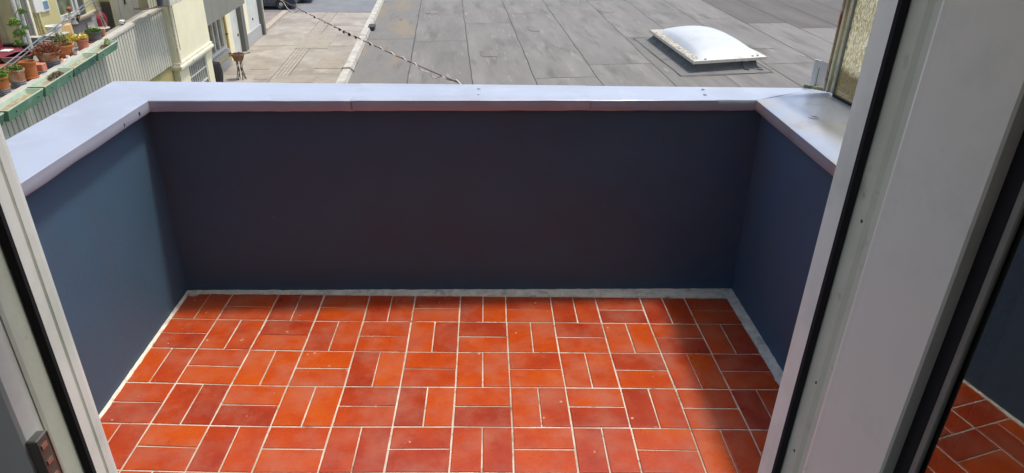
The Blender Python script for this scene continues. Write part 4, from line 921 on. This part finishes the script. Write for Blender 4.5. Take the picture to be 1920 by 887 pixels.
# green box planters hung on the parapet
def planter(s0, s1, label, dark, fill, tilt=0):
    c = (s0+s1)/2; rz0 = zt(s0)+.045; rz1 = zt(s1)+.045
    p = thing('box_planter', label, 'planter', L(c, -3.8, zt(c)-.1), RZ, 'green box planters hung on the parapet')
    zz = lambda s: rz0+(rz1-rz0)*(s-s0)/(s1-s0)
    to, ti = -3.66+tilt, -3.872
    outer = [(to, s0), (to, s1), (ti, s1), (ti, s0)]; bo = [(to-.03, s0+.03), (to-.03, s1-.03), (ti+.015, s1-.03), (ti+.015, s0+.03)]
    inn = [(to-.012, s0+.012), (to-.012, s1-.012), (ti+.012, s1-.012), (ti+.012, s0+.012)]; ind = [(to-.028, s0+.03), (to-.028, s1-.03), (ti+.024, s1-.03), (ti+.024, s0+.03)]
    m_ = [(to+.001, s0-.001), (to+.001, s1+.001), (ti-.001, s1+.001), (ti-.001, s0-.001)]
    b = MB(loc_st); vs = [(t, s, zz(s)-.135-(.008*math.sin(s*9))) for t, s in bo]+[(t, s, zz(s)-.008) for t, s in outer]
    fs = [[0, 3, 2, 1]]+[[i, (i+1) % 4, 4+(i+1) % 4, 4+i] for i in range(4)]; b.add(vs, fs); b.build('trough', dark, p)
    b = MB(loc_st); vs = [(t, s, zz(s)-.012) for t, s in m_]+[(t, s, zz(s)) for t, s in m_]+[(t, s, zz(s)) for t, s in inn]+[(t, s, zz(s)-.06) for t, s in ind]
    fs = []
    for i in range(4):
        j = (i+1) % 4; fs += [[i, j, 4+j, 4+i], [4+i, 4+j, 8+j, 8+i], [8+i, 8+j, 12+j, 12+i]]
    b.add(vs, fs); b.build('rim', GREENI, p)
    b = MB(loc_st); n = 14; vs = []; fs = []
    for i in range(n+1):
        for j in range(4):
            s = s0+.03+(s1-s0-.06)*i/n; t = to-.028+(ti+.024-to+.028)*j/3
            vs.append((t, s, zz(s)-.055+.02*noise.noise(Vector((s*9, t*20, s0)))))
    for i in range(n):
        for j in range(3): fs.append([i*4+j, i*4+j+1, (i+1)*4+j+1, (i+1)*4+j])
    b.add(vs, fs); b.build('soil', fill, p, smooth=True)
    for s_ in (s0+.2*(s1-s0), s0+.82*(s1-s0)):
        MB(loc_st).box(to-.006, to+.006, s_, s_+.014, zz(s_)-.075, zz(s_)-.055).build('drain_slot', PILL, p)
    b = MB(loc_st)
    for s_ in (s0+.12, s1-.12): b.tube([(ti+.02, s_, zz(s_)-.07), (ti-.02, s_, zz(s_)-.02), (ti-.05, s_, zz(s_)-.03)], .005, 5)
    b.build('hanger', STEEL, p)
    return p, zz
GD = mat('dark green planter', (.05, .17, .12), .5, var=.1, nscale=5, tint=(.12, .26, .18), tscale=5, tmin=.5, tmax=.7)
planter(4.1, 4.90, 'green box planter cut by the left edge of the view, in shade', GD, SOILD)
planter(4.96, 5.80, 'nearest fully visible green box planter, pale and nearly empty', GREENP, SOILD, .01)
p, zz = planter(5.86, 6.66, 'green box planter with a lump of dried brown roots', GREENP, SOILD)
b = leaves((-3.78, 6.42, zz(6.4)-.05), .07, .16, .07, 160, .04); b.build('dry_roots', mat('dry roots', (.17, .115, .075), .9, var=.3), p)
planter(6.69, 7.42, 'darker bluish green box planter below the white crockery', GD, SOILD, -.005)
p, zz = planter(7.46, 8.20, 'farthest green box planter with a small pale succulent', GREENP, SOILD)
leaves((-3.76, 8.05, zz(8)-.03), .04, .05, .10, 30, .05, up=1.2).build('foliage', L_SUCC, p)
leaves((-3.78, 8.0, zz(8)-.05), .06, .09, .03, 90, .035).build('dry_roots', L_RUST, p)
# rails, white twin pipes with climber
STL = mat('galvanised tube', (.33, .35, .36), .35, metal=.7)
p = thing('tube_railing', 'pair of thin grey steel tubes slanting above the flower pots', 'railing', L(7.5, -4.3, zt(7.5)), RZ)
for a, b_ in (((-4.3, 5.2, -.38), (-4.3, 9.6, .295)), ((-4.3, 5.2, -.43), (-4.3, 9.6, .245))): MB(loc_st).tube([a, b_], .009, 8).build('tube', STL, p, smooth=True)
for s_ in (6.05, 7.72, 9.3): MB(loc_st).tube([(-4.3, s_, zt(s_)-.02), (-4.3, s_, -.38+(s_-5.2)*.1534)], .007, 6).build('post', STL, p, smooth=True)
p = thing('twin_pipes', 'two white painted vertical pipes side by side in front of the terrace door', 'pipes', L(7.6, -4.72, zt(7.6)), RZ)
PW = mat('chipped white pipe paint', (.66, .66, .62), .5, var=.12, nscale=9, tint=(.5, .47, .36), tscale=14, tmin=.55, tmax=.7)
for s_ in (7.60, 7.72): MB(loc_st).tube([(-4.72, s_, zt(7.6)-.02), (-4.72, s_, 2.8)], .036, 12).build('pipe', PW, p, smooth=True)
p = thing('climbing_plant', 'fresh green climber wound round the white twin pipes', 'climber', L(7.5, -4.66, zt(7.5)), RZ)
path = [(-4.66+.03*math.sin(i*.9), 7.58+.07*math.cos(i*.7)-(.10 if 5 < i < 12 else 0), zt(7.5)-.02+.045*i) for i in range(20)]
MB(loc_st).tube(path, .006, 5).build('stem', L_OLV, p)
b = MB(loc_st)
for (s_, z_, r_, n) in ((7.66, .22, .055, 70), (7.38, .10, .085, 120), (7.42, -.06, .085, 110), (7.32, -.17, .06, 60), (7.6, .0, .05, 40), (7.45, -.24, .06, 60)):
    q = leaves((-4.65, s_, z_), r_*.8, r_, r_, n, .045); b.v += q.v; b.f += [[i+len(b.v)-len(q.v) for i in f] for f in q.f]; b.mi += q.mi
b.build('foliage', L_CLIMB, p)
# dark red seat and low table at the left edge
RED = mat('dark red fabric', (.17, .022, .035), .8, var=.3, nscale=12); BLK = mat('black plastic', (.02, .02, .025), .5)
p = thing('red_armchair', 'dark red padded armchair partly hidden behind the climber', 'chair', L(7.1, -4.85, zt(7)), RZ)
MB(loc_st).box(-4.98, -4.86, 6.75, 7.34, -.25, .12, bev=.03).build('backrest', RED, p)
MB(loc_st).box(-4.88, -4.60, 6.75, 7.36, -.30, -.20, bev=.03).build('seat', RED, p)
MB(loc_st).box(-4.9, -4.58, 7.36, 7.42, -.34, -.16, bev=.015).build('armrest', BLK, p)
MB(loc_st).box(-4.9, -4.58, 6.75, 7.36, -.44, -.302).build('chair_base', BLK, p)
p = thing('folded_newspaper', 'white printed paper lying on the red armchair', 'paper', L(7.05, -4.7, -.2), RZ)
MB(loc_st).box(-4.74, -4.62, 6.98, 7.12, -.198, -.185).build('paper_sheet', WP, p)
p = thing('basket_chair', 'dark red rimmed basket with woven grey side in front of the armchair', 'basket', L(7.0, -4.5, zt(7)), RZ)
MB(loc_st).lathe([(0, 0), (.17, 0), (.21, .10), (.20, .105), (.16, .02)], (-4.50, 6.93, zt(6.9)+.06), 20).build('basket_body', mat('woven grey', (.24, .22, .19), .9, var=.4, nscale=60), p, smooth=True)
MB(loc_st).lathe([(.20, .10), (.216, .108), (.20, .116), (.19, .108), (.20, .10)], (-4.50, 6.93, zt(6.9)+.06), 24).build('basket_rim', mat('wine red rim', (.38, .06, .10), .5), p, smooth=True)
MB(loc_st).lathe([(0, 0), (.12, 0), (.15, .08), (0, .08)], (-4.50, 6.93, zt(6.9)-.02), 16).build('basket_foot', BLK, p, smooth=True)
p = thing('white_cone', 'small white plastic cone behind the tall orange pot', 'cone', L(7.0, -4.45, zt(7)), RZ)
MB(loc_st).lathe([(0, 0), (.045, 0), (.02, .09), (.006, .14), (0, .145)], (-4.33, 6.66, zt(6.7)-.01), 12).build('cone_body', WP, p, smooth=True)
pot('dark pot of small leaves behind the bright herbs', -4.42, 6.02, .06, .08, .12, CHAR, 0, plant=(L_OLV, .11, .09, 160, .04))
pot('half hidden pot with tufty green leaves right of the tall orange pot', -4.28, 6.72, .05, .065, .12, CHAR, 0, plant=(L_MID, .07, .08, 120, .045))
# meter box, sign, hose reel, bin
p = thing('meter_box', 'grey metal meter cabinet on the straw yellow terrace wall', 'cabinet', L(8.68, -5.0, .1), RZ)
MB(loc_st).box(T0, T0+.10, 8.53, 8.79, .07, .62, bev=.006).build('cabinet_body', PANEL, p)
for s_ in (8.60, 8.66, 8.74): MB(loc_st).tube([(T0+.012, s_, .07), (T0+.012, s_+.01, -.36)], .008, 6).build('conduit', YELW, p)
p = thing('blue_notice', 'small square blue picture in a white frame beside the meter cabinet', 'sign', L(8.97, -5.0, .1), RZ)
MB(loc_st).box(T0, T0+.03, 8.83, 9.10, .035, .30, bev=.004).build('frame', WP, p)
MB(loc_st).box(T0+.0302, T0+.034, 8.86, 9.07, .065, .19).build('picture', mat('blue print', (.16, .27, .36), .4, var=.3, nscale=14, tint=(.35, .45, .5), tscale=14, tmin=.55, tmax=.7), p)
p = thing('white_bin', 'pale grey bin in the far corner of the terrace', 'bin', L(9.4, -4.4, zt(9.4)), RZ)
MB(loc_st).lathe([(0, 0), (.10, 0), (.13, .80), (.138, .81), (.12, .815), (.0, .815)], (-4.42, 9.42, -1.12), 20).build('bin_body', CAP, p, smooth=True)
p = thing('hose_reel', 'round wine red hose reel standing on the pale bin', 'hose reel', L(9.6, -4.5, -.2), RZ)
rr = lambda pts_, name, m_: None
b = MB(lambda q: L(9.62+q[0], -4.50+q[2], -.225+q[1])); b.lathe([(.0, 0), (.045, 0), (.045, .05), (.0, .05)], (0, 0, 0), 16); b.build('hub', RUS, p, smooth=True)
b = MB(lambda q: L(9.62+q[0], -4.50+q[2], -.225+q[1])); b.lathe([(.06, .0), (.135, 0), (.148, .02), (.148, .04), (.135, .06), (.06, .06), (.06, 0)], (0, 0, 0), 24); b.build('hose', mat('wine red hose', (.33, .03, .06), .5, var=.25, nscale=20), p, smooth=True)
MB(loc_st).box(-4.53, -4.49, 9.50, 9.76, -.36, -.345).build('reel_foot', RED, p)
p = thing('leaning_poles', 'pair of pale poles leaning in the terrace corner over the hose reel', 'poles', L(9.4, -4.3, zt(9.4)), RZ)
MB(loc_st).tube([(-4.40, 9.75, -.62), (-4.32, 9.02, .45)], .012, 8).build('pole', mat('pale pole', (.6, .5, .42), .6), p, smooth=True)
MB(loc_st).tube([(-4.44, 9.70, -.62), (-4.36, 9.10, .45)], .007, 8).build('thin_pole', STL, p, smooth=True)
p = thing('power_socket', 'small white and black socket block on top of the parapet by the bin', 'socket', L(9.6, -4.1, zt(9.6)), RZ)
MB(loc_st).box(-4.14, -4.07, 9.48, 9.58, zt(9.5), zt(9.5)+.06, bev=.008).build('socket_body', WP, p)
MB(loc_st).box(-4.069, -4.062, 9.50, 9.56, zt(9.5)+.008, zt(9.5)+.03).build('socket_face', BLK, p)

# ---------------------------------------------------------------- pot on iron stand in the yard, bins, cars
p = thing('planter_on_stand', 'brown clay bowl on a dark iron leg stand by the house wall in the yard', 'planter', L(24.2, -6.7, -5), RZ)
PB = mat('brown clay bowl', (.22, .12, .085), .8, var=.15)
tc_, sc_ = -6.45, 24.3
MB(loc_st).lathe([(0, .74), (.17, .74), (.23, .93), (.25, .94), (.25, 1.0), (.215, 1.0), (.2, .95)], (tc_, sc_, -5), 20).build('bowl', PB, p, smooth=True)
MB(loc_st).lathe([(.21, .0), (.1, .03), (0, .04)], (tc_, sc_, -4.06), 12).build('soil', SOIL, p)
for k in range(6):
    a = k*1.05
    MB(loc_st).tube([(tc_+.11*math.cos(a), sc_+.11*math.sin(a), -4.26), (tc_+.09*math.cos(a+.5), sc_+.09*math.sin(a+.5), -4.6), (tc_+.18*math.cos(a), sc_+.18*math.sin(a), -5)], .016, 6).build('stand_leg', BLK, p)
leaves((tc_, sc_, -4.05), .18, .18, .09, 60, .07).build('dry_plant', leafm('dead leaf', (.10, .075, .05)), p)
MB(loc_st).tube([(tc_+.15, sc_+.1, -4.03), (tc_+.42, sc_+.2, -4.0)], [.014, .02], 6).build('stick', BRONZE, p)
p = thing('dark_barrel', 'dark water barrel tucked between the bay and the grey step', 'barrel', L(23.2, -7.2, -5), RZ)
MB(loc_st).lathe([(0, 0), (.26, 0), (.30, .3), (.30, .55), (.25, .8), (0, .8)], (-7.22, 23.6, -5), 16).build('barrel_body', BLK, p, smooth=True)
CARP = mat('dark blue car paint', (.012, .022, .05), .2, var=.1, bump=0, coat=.8); TYR = mat('tyre rubber', (.015, .015, .016), .85); RIM = mat('wheel rim', (.5, .52, .55), .3, metal=.8)
CGL = mat('car glass', (.02, .03, .035), .05, bump=0); CHR = mat('plastic bumper grey', (.06, .065, .07), .6)
def car(label, t, s, rz):
    """length along local x, front at +x"""
    c = thing('parked_car', label, 'car', L(s, t, -4.985), rz, 'dark cars parked beyond the yard'); Wm = WM[c.name]
    fr = lambda p: Wm @ Vector(p)
    prof = [(-2.15, .38), (-2.2, .75), (-2.05, .98), (-1.35, 1.05), (-.95, 1.42), (.35, 1.46), (1.0, 1.02), (1.95, .86), (2.15, .66), (2.16, .36)]
    b = MB(fr); n = len(prof); vs = []
    for y, k in ((-.86, 1), (-.80, 0), (.80, 0), (.86, 1)):
        for x, z in prof:
            zz_ = z if z < 1.06 else 1.06+(z-1.06)*(1 if not k else .0)
            yy = y*(1 if z < 1.06 else .86); vs.append((x, yy, zz_))
    fs = []
    for q in range(3):
        for i in range(n-1): fs.append([q*n+i, (q+1)*n+i, (q+1)*n+i+1, q*n+i+1])
    fs += [list(range(n)), [3*n+i for i in range(n)][::-1]]; b.add(vs, fs); b.box(-2.1, 2.1, -.8, .8, .22, .37); b.build('body', CARP, c, smooth=True)
    for sy in (-1, 1):
        for x in (-1.35, 1.35):
            wb = MB(lambda p, x=x, sy=sy: fr((x+p[0], sy*.80+p[2]*sy, .32+p[1]))); wb.lathe([(.0, -.02), (.32, -.02), (.33, .02), (.33, .08), (.30, .10), (.20, .095)], (0, 0, 0), 22); wo_ = wb.build('tyre', TYR, c, smooth=True)
            wb = MB(lambda p, x=x, sy=sy: fr((x+p[0], sy*.80+p[2]*sy, .32+p[1]))); wb.lathe([(0, .11), (.05, .105), (.19, .085), (.205, .10), (.20, .07)][::-1], (0, 0, 0), 22); wb.build('rim', RIM, c, smooth=True)
        b = MB(fr); b.add([(-1.2, sy*.775, 1.09), (.72, sy*.775, 1.09), (.30, sy*.70, 1.38), (-.88, sy*.70, 1.36)], [(0, 1, 2, 3)]); b.build('side_window', CGL, c)
        b = MB(fr); b.box(2.08, 2.18, sy*.72-.11, sy*.72+.11, .62, .76, bev=.02); b.build('headlight', RIM, c)
    b = MB(fr); b.add([(.42, -.66, 1.43), (.42, .66, 1.43), (.97, .74, 1.06), (.97, -.74, 1.06)], [(0, 1, 2, 3)]); b.build('windscreen', CGL, c)
    b = MB(fr); b.box(2.12, 2.24, -.84, .84, .26, .56, bev=.04); b.box(-2.28, -2.14, -.84, .84, .26, .56, bev=.04); b.build('bumper', CHR, c)
car('dark blue car cropped by the top edge, nearest the yellow house corner', -9.6, 41.6, RZ+.12)
car('second dark car at the top edge, farther from the yellow house corner', -9.0, 44.2, RZ+.05)
